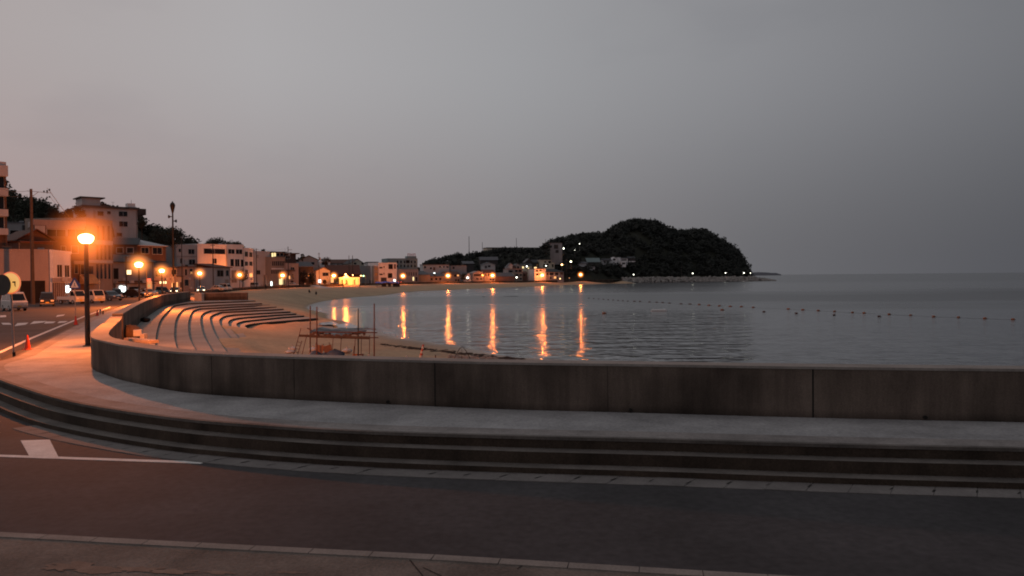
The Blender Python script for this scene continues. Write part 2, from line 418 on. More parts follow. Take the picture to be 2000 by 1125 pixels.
# promenade deck, steps, gutter
sheet('promenade', list(T) + [Vector((-60, 133)), Vector((-52, 124))] + list(reversed(W2)) + list(reversed([p for p in W1])), ZW, m_prom, cuts=False, hf=lambda y: 0)
ed = MB(); e0, e1 = offset(T, -.10), offset(T, -.62); ne = len(T)
ed.add([(p.x, p.y, ZW + .004) for p in e0] + [(p.x, p.y, ZW + .004) for p in e1], [(i, i + 1, ne + i + 1, ne + i) for i in range(ne - 1)])
tag(ed.build('promenade_edging', surf('edging_concrete', (.225, .205, .195), .9, .3, .9, fine=.16)), kind='structure')
n = len(T)
def strip(mb, a, b, za, zb):
    o = len(mb.v); mb.add([(p.x, p.y, za) for p in a] + [(p.x, p.y, zb) for p in b], [(i, i + 1, n + i + 1, n + i) for i in range(n - 1)])
st = MB(); rs = MB()
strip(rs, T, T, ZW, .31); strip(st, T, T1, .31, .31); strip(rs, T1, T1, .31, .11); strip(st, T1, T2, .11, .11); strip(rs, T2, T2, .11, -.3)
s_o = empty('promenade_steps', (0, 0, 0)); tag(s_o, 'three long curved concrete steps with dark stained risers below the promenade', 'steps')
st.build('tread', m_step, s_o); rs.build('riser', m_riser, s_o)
nose = MB(); Tn = offset(T, .012); Tm = offset(T, -.10)
o = len(nose.v); nose.add([(p.x, p.y, ZW + .004) for p in Tn] + [(p.x, p.y, ZW + .004) for p in Tm], [(i, i + 1, n + i + 1, n + i) for i in range(n - 1)])
nose.add([(p.x, p.y, ZW + .004) for p in Tn] + [(p.x, p.y, ZW - .05) for p in Tn], [(i, i + 1, n + i + 1, n + i) for i in range(n - 1)])
nose.build('nosing', m_step, s_o)
# gutter of precast blocks along the near, straight part
gm = MB(); jm = MB()
lim = [i for i in range(n) if T2[i].x > -11.2]
gut = [T2[i] for i in lim]; gut3 = [T3[i] for i in lim]
L_ = sum((b - a).length for a, b in zip(gut, gut[1:])); cnt = int(min(150, L_ / .6))
A = resample(gut, int(L_ / .6) + 1); B = resample(gut3, int(L_ / .6) + 1)
gj = .004
for i in range(len(A) - 1):
    if A[i].x > 14: continue
    a, b, c, d2 = A[i], A[i + 1], B[i + 1], B[i]
    e = (b - a).normalized() * gj; h = .012 + rnd.uniform(0, .006)
    P = [a + e, b - e, c - e, d2 + e]
    gm.add([(p.x, p.y, -.05) for p in P] + [(p.x, p.y, h) for p in P], [(4, 5, 6, 7), (0, 1, 5, 4), (1, 2, 6, 5), (2, 3, 7, 6), (3, 0, 4, 7)])
    k0 = rnd.uniform(.25, .4); mid = (a.lerp(d2, k0), a.lerp(d2, k0 + rnd.uniform(.18, .34))); f = (b - a).normalized() * rnd.uniform(.008, .02); skew = (b - a).normalized() * rnd.uniform(0, .05)
    if rnd.random() < .15: continue
    jm.add([(mid[0].x - f.x, mid[0].y - f.y, .022), (mid[0].x + f.x, mid[0].y + f.y, .022), (mid[1].x + f.x + skew.x, mid[1].y + f.y, .022), (mid[1].x - f.x + skew.x, mid[1].y - f.y, .022)], [(0, 1, 2, 3)])
tag(gm.build('gutter', m_gut), kind='structure'); tag(jm.build('gutter_slots', m_dark), kind='structure')

# ------------------------------------------------------------------ road markings
mk = MB()
def quad_px(mb, pts, dz=.009):
    mb.add([GG(a, b, dz) for a, b in pts], [tuple(range(len(pts)))])
def line_px(mb, p, wid, dz=.009, seg=14):
    for (a, b) in zip(p, p[1:]):
        P = [GG(a[0] + (b[0] - a[0]) * k / seg, a[1] + (b[1] - a[1]) * k / seg, dz) for k in range(seg + 1)]
        for u, v in zip(P, P[1:]):
            nn = Vector((-(v - u).y, (v - u).x, 0)).normalized() * wid / 2
            mb.add([u - nn, v - nn, v + nn, u + nn], [(0, 1, 2, 3)])
line_px(mk, [(-120, 885), (0, 890), (397, 903.5)], .16)
quad_px(mk, [(58, 892), (115, 894), (97, 858.5), (40, 860)], .0085)
line_px(mk, [(-40, 703), (0, 688), (60, 661), (130, 632), (170, 616), (215, 600)], .2)
for q in [[(6, 634), (24, 634), (18, 630.5), (2, 630.5)], [(28, 637), (50, 634), (56, 630), (34, 631)], [(58, 633), (84, 630), (92, 627), (66, 627.5)], [(86, 632), (104, 631), (109, 628), (90, 628)], [(112, 631), (126, 630), (133, 627), (116, 627.5)], [(109, 619), (124, 616.5), (127, 614), (112, 615.5)], [(0, 620), (12, 619), (12, 615.5), (0, 616)]]:
    quad_px(mk, q)
tag(mk.build('road_markings', m_white), kind='structure')

# ------------------------------------------------------------------ sea walls
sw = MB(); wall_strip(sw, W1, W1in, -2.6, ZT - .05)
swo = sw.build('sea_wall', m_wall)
tag(swo, 'long stained concrete sea wall curving round the promenade to the foot of the big lamp', 'sea wall')
cp = MB(); wall_strip(cp, offset(W1, .012), offset(W1, -THK - .012), ZT - .05, ZT); cp.build('coping', m_cap, swo)
def w_at(px, py):   # joint on the landward face below pixel px
    best = min(range(len(W1) - 1), key=lambda i: min(abs(W1[i].x - G(px, py, ZW).x + (W1[i].y - G(px, py, ZW).y) * 0), 1e9))
    return best
for px_, py_, wd in [(850, 794, .022), (1588, 816, .03), (575, 781, .004), (1187, 805, .004), (415, 771, .004)]:
    g = xy(G(px_, py_, ZW)); i = min(range(1, len(W1) - 1), key=lambda k: (W1[k] - g).length)
    t = (W1[i - 1] - W1[i + 1]).normalized(); nn = Vector((t.y, -t.x));  nn = nn if nn.y < 0 else -nn
    # project g on local line
    a, b = (W1[i], W1[i + 1]) if (W1[i + 1] - g).length < (W1[i - 1] - g).length else (W1[i - 1], W1[i])
    s = (g - a).dot((b - a)) / (b - a).length_squared; p = a + (b - a) * s
    j = MB(); tl = (b - a).normalized()
    c = p + nn * .002
    j.cbox((c.x, c.y, (ZW + ZT) / 2), (wd, .012, ZT - ZW), Matrix.Rotation(math.atan2(tl.y, tl.x), 3, 'Z').to_euler())
    j.build('expansion_joint', m_dark, swo)
for px_, py_ in [(1231, 804), (1808, 819), (758, 787)]:
    g = xy(G(px_, py_, ZW + .03)); i = min(range(1, len(W1) - 1), key=lambda k: (W1[k] - g).length)
    a, b = (W1[i], W1[i + 1]) if (W1[i + 1] - g).length < (W1[i - 1] - g).length else (W1[i - 1], W1[i])
    s = (g - a).dot((b - a)) / (b - a).length_squared; p = a + (b - a) * s
    MB().tube([(p.x, p.y - .05, ZW + .06), (p.x, p.y + .05, ZW + .06)], .035, 10).build('weep_pipe', m_dark, swo)
sw2 = MB(); wall_strip(sw2, W2, W2in, -1.2, ZT - .05)
sw2o = sw2.build('sea_wall', m_wall); tag(sw2o, 'concrete sea wall running away beside the terrace steps to the far corner', 'sea wall')
cp = MB(); wall_strip(cp, offset(W2, .012), offset(W2in, -.012), ZT - .05, ZT); cp.build('coping', m_cap, sw2o)
# end block wall across the far side of the terrace, with the pale pier before it
a = at(398, 572, 119); b = at(483, 571, 120.5)
blk = MB(); dx = Vector((b.x - a.x, b.y - a.y)); nn = Vector((-dx.y, dx.x)).normalized() * 1.2
pa, pb = xy(a), xy(b)
for z0, z1, g_ in ((-1.6, 1.16, 0), ):
    P = [pa, pb, pb + nn, pa + nn]
    blk.add([(p.x, p.y, z0) for p in P] + [(p.x, p.y, z1) for p in P], [(0, 3, 2, 1), (4, 5, 6, 7), (0, 1, 5, 4), (1, 2, 6, 5), (2, 3, 7, 6), (3, 0, 4, 7)])
blo = blk.build('cross_wall', m_wall); tag(blo, 'straight dark concrete wall closing the far end of the terrace steps', 'wall')
c2 = MB(); P = [pa - nn * .02, pb - nn * .02 + dx.normalized() * .03, pb + nn * 1.02 + dx.normalized() * .03, pa + nn * 1.02]
c2.add([(p.x, p.y, 1.163) for p in P] + [(p.x, p.y, 1.26) for p in P], [(0, 3, 2, 1), (4, 5, 6, 7), (0, 1, 5, 4), (1, 2, 6, 5), (2, 3, 7, 6), (3, 0, 4, 7)]); c2.build('coping', m_cap, blo)
pr = MB(); p0 = at(389, 580, 117.2); pr.box(-.55, .55, -.45, .45, -.4, 1.05); pr.prism([(-.62, 1.05), (.62, 1.05), (.5, 1.22), (-.5, 1.22)], 'y', -.5, .5)
pe = pr.build('gate_pier', surf('pale_concrete', (.5, .46, .42), .9, .15, 2)); pe.location = (p0.x, p0.y, 0.06); tag(pe, 'short pale concrete pier at the corner of the terrace walls', 'pier')

# ------------------------------------------------------------------ terrace steps down to the beach
R_px = [
 ([(303, 670), (306, 647), (314, 623), (330, 605), (341, 596), (367, 592)], [(430, 589.3), (499, 587)]),
 ([(344, 675), (340, 656), (343, 625), (352, 609), (363, 602), (391, 597)], [(450, 594), (512, 592)]),
 ([(380, 680), (369, 656), (368, 627), (376, 607.5), (391, 602)], [(460, 598), (527, 595)]),
 ([(412, 681), (396, 651), (391, 623), (396, 612), (411, 606)], [(475, 602), (540, 599)]),
 ([(439, 682), (418, 649), (410, 625), (413, 616), (431, 609)], [(490, 606), (554, 603)]),
 ([(450, 660), (433, 639), (428, 625), (438, 617), (455, 614)], [(510, 611), (567, 608)]),
 ([(462, 655), (449, 640), (446, 628), (456, 622), (480, 619)], [(530, 615), (579, 612)]),
 ([(476, 652), (466, 640), (462, 632), (474, 627), (500, 624)], [(550, 619), (594, 616)]),
 ([(492, 650), (482, 640), (478, 636), (492, 632), (520, 629)], [(570, 625), (621, 621)]),
]
RZ = [0.05 - 0.22 * i for i in range(9)]
Rl = []
for (leg, arm), z in zip(R_px, RZ):
    pl = [xy(G(a, b, z)) for a, b in leg]; d = (pl[0] - pl[1]).normalized()
    pl = [pl[0] + d * 14] + pl
    ar = [xy(G(a, b, z)) for a, b in arm]
    Rl.append((pl, ar))
NL, NA = 26, 14
def legarm(pl, ar):
    c = pl[-1]
    return resample(catmull(pl, 4), NL) + resample([c] + ar, NA)[1:]
R = [legarm(*q) for q in Rl]
w2e = W2in[-1]; end = Vector((pb.x + .3, pb.y - .1))
W1i_part = [p for p in W1in if p.y > 20 and p.x < -8]
inner = resample(catmull([W1i_part[0]] + W1i_part[len(W1i_part)//2:len(W1i_part)//2+1] + [W1in[-1]] + list(W2in[::4]) + [W2in[-1]], 3), NL) + resample([W2in[-1], Vector((pa.x, pa.y)), end], NA)[1:]
te = empty('terrace_steps', (0, 0, 0)); tag(te, 'broad curved concrete terrace steps going down from the sea wall to the sand', 'steps')
prev = inner; NN = len(inner)
tr = MB(); rr = MB()
for i, (cur, z) in enumerate(zip(R, RZ)):
    tr.add([(p.x, p.y, z) for p in prev] + [(p.x, p.y, z) for p in cur], [(k, k + 1, NN + k + 1, NN + k) for k in range(NN - 1)])
    rr.add([(p.x, p.y, z) for p in cur] + [(p.x, p.y, z - .24 - (.6 if i == 8 else 0)) for p in cur], [(k, k + 1, NN + k + 1, NN + k) for k in range(NN - 1)])
    # closed end of each step at the sand
    a, b = prev[-1], cur[-1]
    rr.add([(a.x, a.y, z), (b.x, b.y, z), (b.x, b.y, z - 1.2), (a.x, a.y, z - 1.2)], [(0, 1, 2, 3)])
    prev = cur
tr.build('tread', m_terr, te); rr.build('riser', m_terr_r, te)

# ------------------------------------------------------------------ beach (thin-plate surface through measured heights)
pts = []
def bp(p, z): pts.append((p[0], p[1], z))
WL = [(1080, 706), (960, 690), (870, 672), (790, 660), (720, 645), (672, 636), (640, 622), (615, 608), (603, 600), (620, 592), (650, 586.5), (700, 580.5), (780, 573), (875, 567), (1000, 561.5), (1100, 557), (1200, 554), (1235, 553)]
for a, b in WL: bp(G(a, b, ZS), ZS)
for p in COAST[2:13]: bp(p, -.1)
for p in COAST[2:13]:
    bp(p + Vector((-14, 6)), .1)
for a, b, z in [(500, 578, -.15), (560, 572, .0), (520, 590, -.5), (560, 597, -1.05), (600, 604, -1.55), (600, 586, -1.5), (640, 580, -1.5), (700, 573, -1.3), (433, 639, -1.17), (480, 641, -1.78), (560, 640, -1.95), (600, 692, -1.55), (440, 690, -1.2), (520, 690, -1.45), (800, 697, -1.85), (700, 680, -1.85), (960, 702, -2.1), (380, 690, -1.15), (300, 680, -1.0), (620, 650, -2.0), (527, 654, -1.8), (500, 672, -1.55), (570, 682, -1.65), (560, 665, -1.75), (460, 660, -1.25)]:
    bp(G(a, b, z), z)
for i, q in enumerate(R):
    if i < 5:
        bp(q[2], RZ[i] - .75 - .12 * (4 - i)); bp(q[12], RZ[i] - .7 - .06 * (8 - i))
    else:
        e = Rl[i][0][0]; f = Rl[i][0][1]; bp(e, RZ[i] + .18); bp(e.lerp(f, .5), RZ[i] + .14); bp(q[21], RZ[i] - .4)
    if True:
        pass
    bp(q[24], RZ[i] - (.5 if i < 7 else .2)); bp(q[32], RZ[i] - (.4 if i < 7 else .15)); bp(q[-1] + Vector((1.2, .3)), RZ[i] - .2)
for i in (5, 6, 7, 8):
    for k in (26, 29, 32, 35, 37): bp(R[i][k] + Vector((0, .9)), RZ[i] - .38)
for k in (27, 30, 33, 36, 38):
    bp(R[8][k] + Vector((.5, -1.6)), -1.90); bp(R[8][k] + Vector((1.0, -5)), -1.98)
for a, b in [(1500, 720), (1250, 712), (1000, 640), (900, 620), (800, 610), (720, 612), (660, 604), (760, 590), (1000, 580), (1300, 600), (1150, 565), (900, 575), (1400, 565)]:
    bp(G(a, b, -3.6), -3.6)
for p in W1in[8:60:8]:
    bp(p + Vector((.3, 1.0)), -1.4 if p.x < -4 else -2.0)
P = np.array(pts); UV = lambda x, y: (x / y * 2.2, np.log(y))
u, v = UV(P[:, 0], P[:, 1])
def kern(r2): return np.where(r2 > 1e-12, r2 * np.log(r2 + 1e-12), 0)
nP = len(P); Km = kern((u[:, None] - u[None]) ** 2 + (v[:, None] - v[None]) ** 2) + np.eye(nP) * 2e-4
Pm = np.stack([np.ones(nP), u, v], 1)
Am = np.block([[Km, Pm], [Pm.T, np.zeros((3, 3))]]); sol = np.linalg.solve(Am, np.concatenate([P[:, 2], np.zeros(3)]))
def beach_z(x, y):
    uu, vv = UV(x, y)
    return float(np.clip((kern((uu - u) ** 2 + (vv - v) ** 2) * sol[:nP]).sum() + sol[nP] + sol[nP + 1] * uu + sol[nP + 2] * vv, -5, .22))
bv = []; bf = []; nu, nv = 150, 170
for j in range(nv):
    y = math.exp(math.log(19) + (math.log(640) - math.log(19)) * j / (nv - 1))
    for i in range(nu):
        x = y * (-.80 + 1.15 * i / (nu - 1)) + 0
        z = beach_z(x, y)
        if z > -2.35: z += .05 * mnoise.noise((x * .35, y * .35, 3)) + .025 * mnoise.noise((x * 1.1, y * 1.1, 8))
        bv.append((x, y, z))
for j in range(nv - 1):
    for i in range(nu - 1):
        a = j * nu + i; bf.append((a, a + 1, a + nu + 1, a + nu))
# leave out cells that lie landward of the walls
def inside(p, poly):
    c = False; j = len(poly) - 1
    for i in range(len(poly)):
        if (poly[i].y > p[1]) != (poly[j].y > p[1]) and p[0] < (poly[j].x - poly[i].x) * (p[1] - poly[i].y) / (poly[j].y - poly[i].y) + poly[i].x: c = not c
        j = i
    return c
seaside = list(W1in[1:]) + list(W2in) + [Vector((-54, 122))] + [p + Vector((-1.5, .5)) for p in COASTS] + [Vector((400, 640)), Vector((400, 0))]
bf = [f for f in bf if any(inside(bv[k], seaside) for k in f)]
b_ = MB(); b_.v = bv; b_.f = bf
# wet sand darkens towards the water line
mt = m_sand; nt = mt.node_tree; bs = [x for x in nt.nodes if x.type == 'BSDF_PRINCIPLED'][0]
N, L = nt.nodes.new, nt.links.new
gp = N("ShaderNodeNewGeometry"); sp = N("ShaderNodeSeparateXYZ"); L(gp.outputs['Position'], sp.inputs[0])
mr = N("ShaderNodeMapRange"); mr.inputs[1].default_value = ZS; mr.inputs[2].default_value = ZS + .28; mr.inputs[3].default_value = .45; mr.inputs[4].default_value = 1; L(sp.outputs['Z'], mr.inputs[0])
old = bs.inputs['Base Color'].links[0].from_socket
mx = N("ShaderNodeMix"); mx.data_type = 'RGBA'; mx.blend_type = 'MULTIPLY'; mx.inputs[0].default_value = 1; L(old, mx.inputs[6]); L(mr.outputs[0], mx.inputs[7]); L(mx.outputs[2], bs.inputs['Base Color'])
mr2 = N("ShaderNodeMapRange"); mr2.inputs[1].default_value = ZS; mr2.inputs[2].default_value = ZS + .22; mr2.inputs[3].default_value = .3; mr2.inputs[4].default_value = .95; L(sp.outputs['Z'], mr2.inputs[0]); L(mr2.outputs[0], bs.inputs['Roughness'])
bo = b_.build('beach', m_sand, smooth=True); tag(bo, kind='structure')

# ------------------------------------------------------------------ sea
mt, nt, bs, out = nt_mat('sea_water'); N, L = nt.nodes.new, nt.links.new
bs.inputs['Base Color'].default_value = (.05, .052, .058, 1); bs.inputs['Roughness'].default_value = SEA_ROUGH; bs.inputs['IOR'].default_value = 1.6
tc = N("ShaderNodeNewGeometry")
def wav(sx, sy, det, dist, strength, prev=None, rot=0):
    mp = N("ShaderNodeMapping"); mp.inputs['Scale'].default_value = (sx, sy, 1); mp.inputs['Rotation'].default_value = (0, 0, rot); L(tc.outputs['Position'], mp.inputs[0])
    nz = N("ShaderNodeTexNoise"); nz.inputs['Scale'].default_value = 1; nz.inputs['Detail'].default_value = det; nz.inputs['Roughness'].default_value = .55; L(mp.outputs[0], nz.inputs['Vector'])
    b2 = N("ShaderNodeBump"); b2.inputs['Strength'].default_value = strength; b2.inputs['Distance'].default_value = dist; L(nz.outputs['Fac'], b2.inputs['Height'])
    if prev: L(prev.outputs[0], b2.inputs['Normal'])
    return b2, nz
w1, _ = wav(.13, .36, 2, .5, SEA_B[0], None, .2)
w2_, _ = wav(.5, .75, 2, .34, SEA_B[1], w1, -.15)
w3, _ = wav(2.6, 5.0, 2, .03, SEA_B[2], w2_, .1)
L(w3.outputs[0], bs.inputs['Normal'])
# wind on the bay: glassy near the shore, a breeze-ruffled band across the middle, open waves close to the wall
sy = N("ShaderNodeSeparateXYZ"); L(tc.outputs['Position'], sy.inputs[0])
bz = N("ShaderNodeMapping"); bz.inputs['Scale'].default_value = (.010, .022, 1); L(tc.outputs['Position'], bz.inputs[0])
nz = N("ShaderNodeTexNoise"); nz.inputs['Scale'].default_value = 1; nz.inputs['Detail'].default_value = 3; L(bz.outputs[0], nz.inputs['Vector'])
pn = N("ShaderNodeMath"); pn.operation = 'MULTIPLY_ADD'; pn.inputs[1].default_value = 130; L(nz.outputs['Fac'], pn.inputs[0])
sb = N("ShaderNodeMath"); sb.operation = 'SUBTRACT'; sb.inputs[1].default_value = 65; L(sy.outputs['Y'], sb.inputs[0]); L(sb.outputs[0], pn.inputs[2])
def band(stops, hi):
    mr = N("ShaderNodeMapRange"); mr.inputs[1].default_value = 40; mr.inputs[2].default_value = 640; L(pn.outputs[0], mr.inputs[0])
    r = N("ShaderNodeValToRGB"); els = r.color_ramp.elements
    while len(els) < len(stops): els.new(.5)
    for e, (p, c) in zip(els, stops): e.position = (p - 40) / 600; e.color = (c / hi,) * 3 + (1,)
    L(mr.outputs[0], r.inputs[0])
    m_ = N("ShaderNodeMath"); m_.operation = 'MULTIPLY'; m_.inputs[1].default_value = hi; L(r.outputs[0], m_.inputs[0]); return m_
L(band([(60, .11), (112, .13), (150, .34), (215, .36), (270, .20), (400, .18), (600, .26)], .5).outputs[0], bs.inputs['Roughness'])
fx = N("ShaderNodeMapRange"); fx.inputs[1].default_value = 15; fx.inputs[2].default_value = 60; fx.inputs[3].default_value = 1; fx.inputs[4].default_value = .4; L(sy.outputs['X'], fx.inputs[0])
for bnode, st_ in ((w1, [(60, 1.0), (125, .8), (170, .4), (640, .4)]), (w2_, [(60, .9), (125, .8), (170, .35), (280, .5), (640, .6)])):
    q = N("ShaderNodeMath"); q.operation = 'MULTIPLY'; L(band(st_, 1.0).outputs[0], q.inputs[0]); L(fx.outputs[0], q.inputs[1]); L(q.outputs[0], bnode.inputs['Strength'])
sea = MB(); sea.add([(-3000, 12, ZS), (40000, -3000, ZS), (40000, 40000, ZS), (-3000, 40000, ZS)], [(0, 1, 2, 3)])
so_ = sea.build('sea', mt); tag(so_, kind='structure')
# ------------------------------------------------------------------ building materials
def wm(name, col, var=.14, sc=.35): return surf(name, col, .88, var, sc, stretch=(1, 1, .4), fine=.1)
WH = wm('white_render', (.78, .76, .76)); PK = wm('pinkish_render', (.37, .31, .30)); GR = wm('grey_render', (.33, .32, .33)); CR_ = wm('cream_render', (.50, .46, .38))
TL = wm('teal_render', (.20, .27, .29)); BR = wm('brown_cladding', (.14, .085, .065)); DK = wm('dark_cladding', (.07, .06, .06)); LG = wm('light_grey_render', (.50, .49, .50))
TN = wm('tan_render', (.36, .285, .24)); RDR = surf('red_brown_tiles', (.13, .06, .045), .8, .3, 2.5, fine=.2); DKR = surf('dark_grey_tiles', (.055, .055, .06), .75, .3, 2.5, fine=.2)
GRR = surf('grey_tiles', (.13, .13, .14), .8, .3, 2.5, fine=.2); TLR = surf('green_copper_roof', (.17, .22, .22), .7, .25, 2, fine=.15)
SLB = surf('roof_slab', (.10, .085, .08), .9, .25, 1)
FRM = surf('window_frame', (.42, .41, .40), .6, .1, 1); DFR = surf('dark_frame', (.08, .075, .07), .6, .2, 1)
GL = glassy('window_glass'); SHUT = surf('shutter', (.16, .145, .14), .7, .15, 3); OPN = surf('dark_recess', (.022, .018, .017), .95, .2, 1)
LITW = emis('lit_window_warm', (1, .72, .34), 2.2); LITY = emis('lit_window_yellow', (1, .78, .36), 1.3); LITC = emis('lit_window_white', (.85, 1, .95), 3.2); LITO = emis('lit_window_orange', (1, .42, .12), 1.2)
AWN = surf('awning', (.5, .3, .14), .8, .2, 2)

def dY(px):
    T_ = [(380, 0), (400, 6), (470, 24), (497, 40), (560, 38), (600, 44), (640, 46), (700, 44), (720, 52), (757, 56), (785, 30), (800, 28), (826, 14), (1000, 16), (1110, 14)]
    for a, b in zip(T_, T_[1:]):
        if a[0] <= px <= b[0]: return a[1] + (b[1] - a[1]) * (px - a[0]) / (b[0] - a[0])
    return 0
def building(name, label, cat, x0, x1, ytop, Y0, Y1, depth, wall, z0=.34, roof=('flat', SLB), wins=(), far=False, group=None, frame=FRM, base=None):
    """front wall runs from pixel column x0 (at distance Y0) to x1 (at Y1); everything is then real metres"""
    m0 = (x0 + x1) / 2
    if base is not None: z0 = at(m0, base, Y0).z
    if Y0 < 500 and x0 > 380: Y0 += dY(m0); Y1 += dY(m0)
    A = at(x0, ytop, Y0); B = at(x1, ytop, Y1); ztop = (A.z + B.z) / 2
    w_ = math.hypot(B.x - A.x, B.y - A.y); ang = math.atan2(B.y - A.y, B.x - A.x)
    ex = Vector((math.cos(ang), math.sin(ang), 0)); ey = Vector((-math.sin(ang), math.cos(ang), 0))
    O = Vector((A.x, A.y, z0)); h = ztop - z0
    root = empty(name, O, ang, label, cat, group)
    MB().box(0, w_, 0, depth, -1.5, h).build('wall', wall, root)
    def loc(px, py):
        r = ray(px, py); C0 = Vector((0, 0, CAMZ))
        t = (O - C0).dot(ey) / r.dot(ey); p = C0 + r * t - O
        return p.dot(ex), p.z
    kind, rm = roof[0], roof[1]
    if kind == 'flat':
        ov = roof[2] if len(roof) > 2 else .12; th = roof[3] if len(roof) > 3 else .22
        MB().box(-ov, w_ + ov, -ov, depth + ov, h + .003, h + th).build('roof', rm, root)
    elif kind == 'parapet':
        b = MB(); t = .2; hh = roof[2] if len(roof) > 2 else .5
        b.box(-.03, w_ + .03, -.03, t, h + .003, h + hh); b.box(-.03, w_ + .03, depth - t, depth + .03, h + .003, h + hh); b.box(-.03, t, t, depth - t, h + .003, h + hh); b.box(w_ - t, w_ + .03, t, depth - t, h + .003, h + hh)
        b.box(t, w_ - t, t, depth - t, h + .003, h + .06)
        b.build('parapet', rm, root)
    else:
        rh = roof[2]; ov = roof[3] if len(roof) > 3 else .5
        b = MB()
        if kind == 'gable_x':
            b.prism([(-ov, h - .1), (depth / 2, h + rh), (depth + ov, h - .1), (depth + ov, h + .08), (depth / 2, h + rh + .22), (-ov, h + .08)], 'x', -ov, w_ + ov)
            b.build('roof', rm, root)
            g = MB(); g.prism([(0.01, h), (depth - .01, h), (depth / 2, h + rh - .03)], 'x', .01, w_ - .01); g.build('gable', wall, root)
        elif kind == 'gable_y':
            b.prism([(-ov, h - .1), (w_ / 2, h + rh), (w_ + ov, h - .1), (w_ + ov, h + .08), (w_ / 2, h + rh + .22), (-ov, h + .08)], 'y', -ov, depth + ov)
            b.build('roof', rm, root)
            g = MB(); g.prism([(0.01, h), (w_ - .01, h), (w_ / 2, h + rh - .03)], 'y', .01, depth - .01); g.build('gable', wall, root)
        elif kind == 'hip':
            k = min(w_, depth) / 2
            b.add([(-ov, -ov, h + .01), (w_ + ov, -ov, h + .01), (w_ + ov, depth + ov, h + .01), (-ov, depth + ov, h + .01),
                   (k, depth / 2, h + rh), (max(k + .1, w_ - k), depth / 2, h + rh), (-ov, -ov, h + .16), (w_ + ov, -ov, h + .16), (w_ + ov, depth + ov, h + .16), (-ov, depth + ov, h + .16)],
                  [(3, 2, 1, 0), (0, 1, 7, 6), (1, 2, 8, 7), (2, 3, 9, 8), (3, 0, 6, 9), (6, 7, 5, 4), (7, 8, 5), (8, 9, 4, 5), (9, 6, 4)])
            b.build('roof', rm, root)
        elif kind == 'shed':
            b.prism([(-ov, h + .01), (depth + ov, h + .01 + rh), (depth + ov, h + .2 + rh), (-ov, h + .2)], 'x', -ov, w_ + ov)
            b.prism([(.02, h), (depth - .02, h), (depth - .02, h + rh), (.02, h + .01)], 'x', .02, w_ - .02)
            b.build('roof', rm, root)
    if kind in ('flat', 'parapet') and not far and name not in ('roof_pavilion', 'shed') and depth > 3:
        rg = random.Random(int(x0 * 7 + ytop)); hz = h + (.06 if kind == 'parapet' else (roof[3] if len(roof) > 3 else .22))
        for _ in range(2):
            x = rg.uniform(.1, .85) * w_; y = rg.uniform(.25, .6) * depth; q = rg.uniform(.35, .8)
            MB().box(x, x + q * 1.4, y, y + q, hz + .004, hz + q).build('roof_unit', rg.choice([GR, LG, DFR]), root)
        x = rg.uniform(.2, .8) * w_; ta = MB(); ta.tube([(x, depth * .4, hz), (x, depth * .4, hz + 1.7)], .025, 5); ta.tube([(x - .5, depth * .4, hz + 1.6), (x + .5, depth * .4, hz + 1.6)], .018, 4); ta.tube([(x - .35, depth * .4, hz + 1.35), (x + .35, depth * .4, hz + 1.35)], .018, 4); ta.build('aerial', DFR, root)
    if not far and h > 3 and w_ > 3:
        rg = random.Random(int(x1 * 5 + ytop))
        MB().tube([(w_ - .25, -.06, .0), (w_ - .25, -.06, h - .1)], .05, 6).build('drainpipe', DFR, root)
        for _ in range(2):
            x = rg.uniform(.15, .8) * w_; z = rg.choice([.5, 2.9]) if h > 5 else .5
            MB().box(x, x + .75, -.34, -.005, z, z + .58).build('air_conditioner', LG, root)
    for wn in wins:
        a0, b0 = loc(wn[0], wn[3]); a1, b1 = loc(wn[2], wn[1]); mat = wn[4] if len(wn) > 4 and wn[4] else GL
        nm = wn[5] if len(wn) > 5 else 'window'
        a0, a1 = min(a0, a1), max(a0, a1)
        if nm in ('window',) and not far:
            t = min(.12, (a1 - a0) * .12)
            f = MB(); f.box(a0 - t, a1 + t, -.06, .02, b1, b1 + t); f.box(a0 - t, a1 + t, -.10, .02, b0 - t, b0); f.box(a0 - t, a0, -.06, .02, b0, b1); f.box(a1, a1 + t, -.06, .02, b0, b1)
            if (a1 - a0) > 1.6: f.box((a0 + a1) / 2 - .03, (a0 + a1) / 2 + .03, -.045, .02, b0, b1)
            fo = f.build('window', frame, root)
            MB().box(a0, a1, -.02, .02, b0, b1).build('pane', mat, fo)
        elif nm in ('balcony', 'awning', 'canopy', 'band', 'sign', 'bay'):
            dp = {'balcony': 1.1, 'awning': 1.2, 'canopy': 1.6, 'band': .12, 'sign': .2, 'bay': 1.2}[nm]
            if nm == 'awning': MB().prism([(-dp, b0), (0, b0), (0, b1), (-dp, b0 + .12)], 'x', a0, a1).build(nm, mat, root)
            else: MB().box(a0, a1, -dp, -.004, b0, b1).build(nm, mat, root)
        else:
            MB().box(a0, a1, -.05, .02, b0, b1).build(nm, mat, root)
    return root, w_, h
def merge(res, into):
    """pieces of one and the same building: make res's parts parts of into"""
    a, b = res[0], into[0]
    M = lambda o: Matrix.Translation(o.location) @ Matrix.Rotation(o.rotation_euler.z, 4, 'Z')
    T_ = M(b).inverted() @ M(a)
    for ch in list(a.children): ch.parent = b; ch.matrix_local = T_ @ ch.matrix_basis
    bpy.data.objects.remove(a)
def grid(x0, y0, x1, y1, nx, ny, fx=.7, fy=.6, mat=None, nm='window'):
    out = []
    for j in range(ny):
        for i in range(nx):
            cw = (x1 - x0) / nx; ch = (y1 - y0) / ny; cx = x0 + cw * (i + .5); cy = y0 + ch * (j + .5)
            out.append((cx - cw * fx / 2, cy - ch * fy / 2, cx + cw * fx / 2, cy + ch * fy / 2, mat, nm))
    return out
FL = ('flat', SLB)
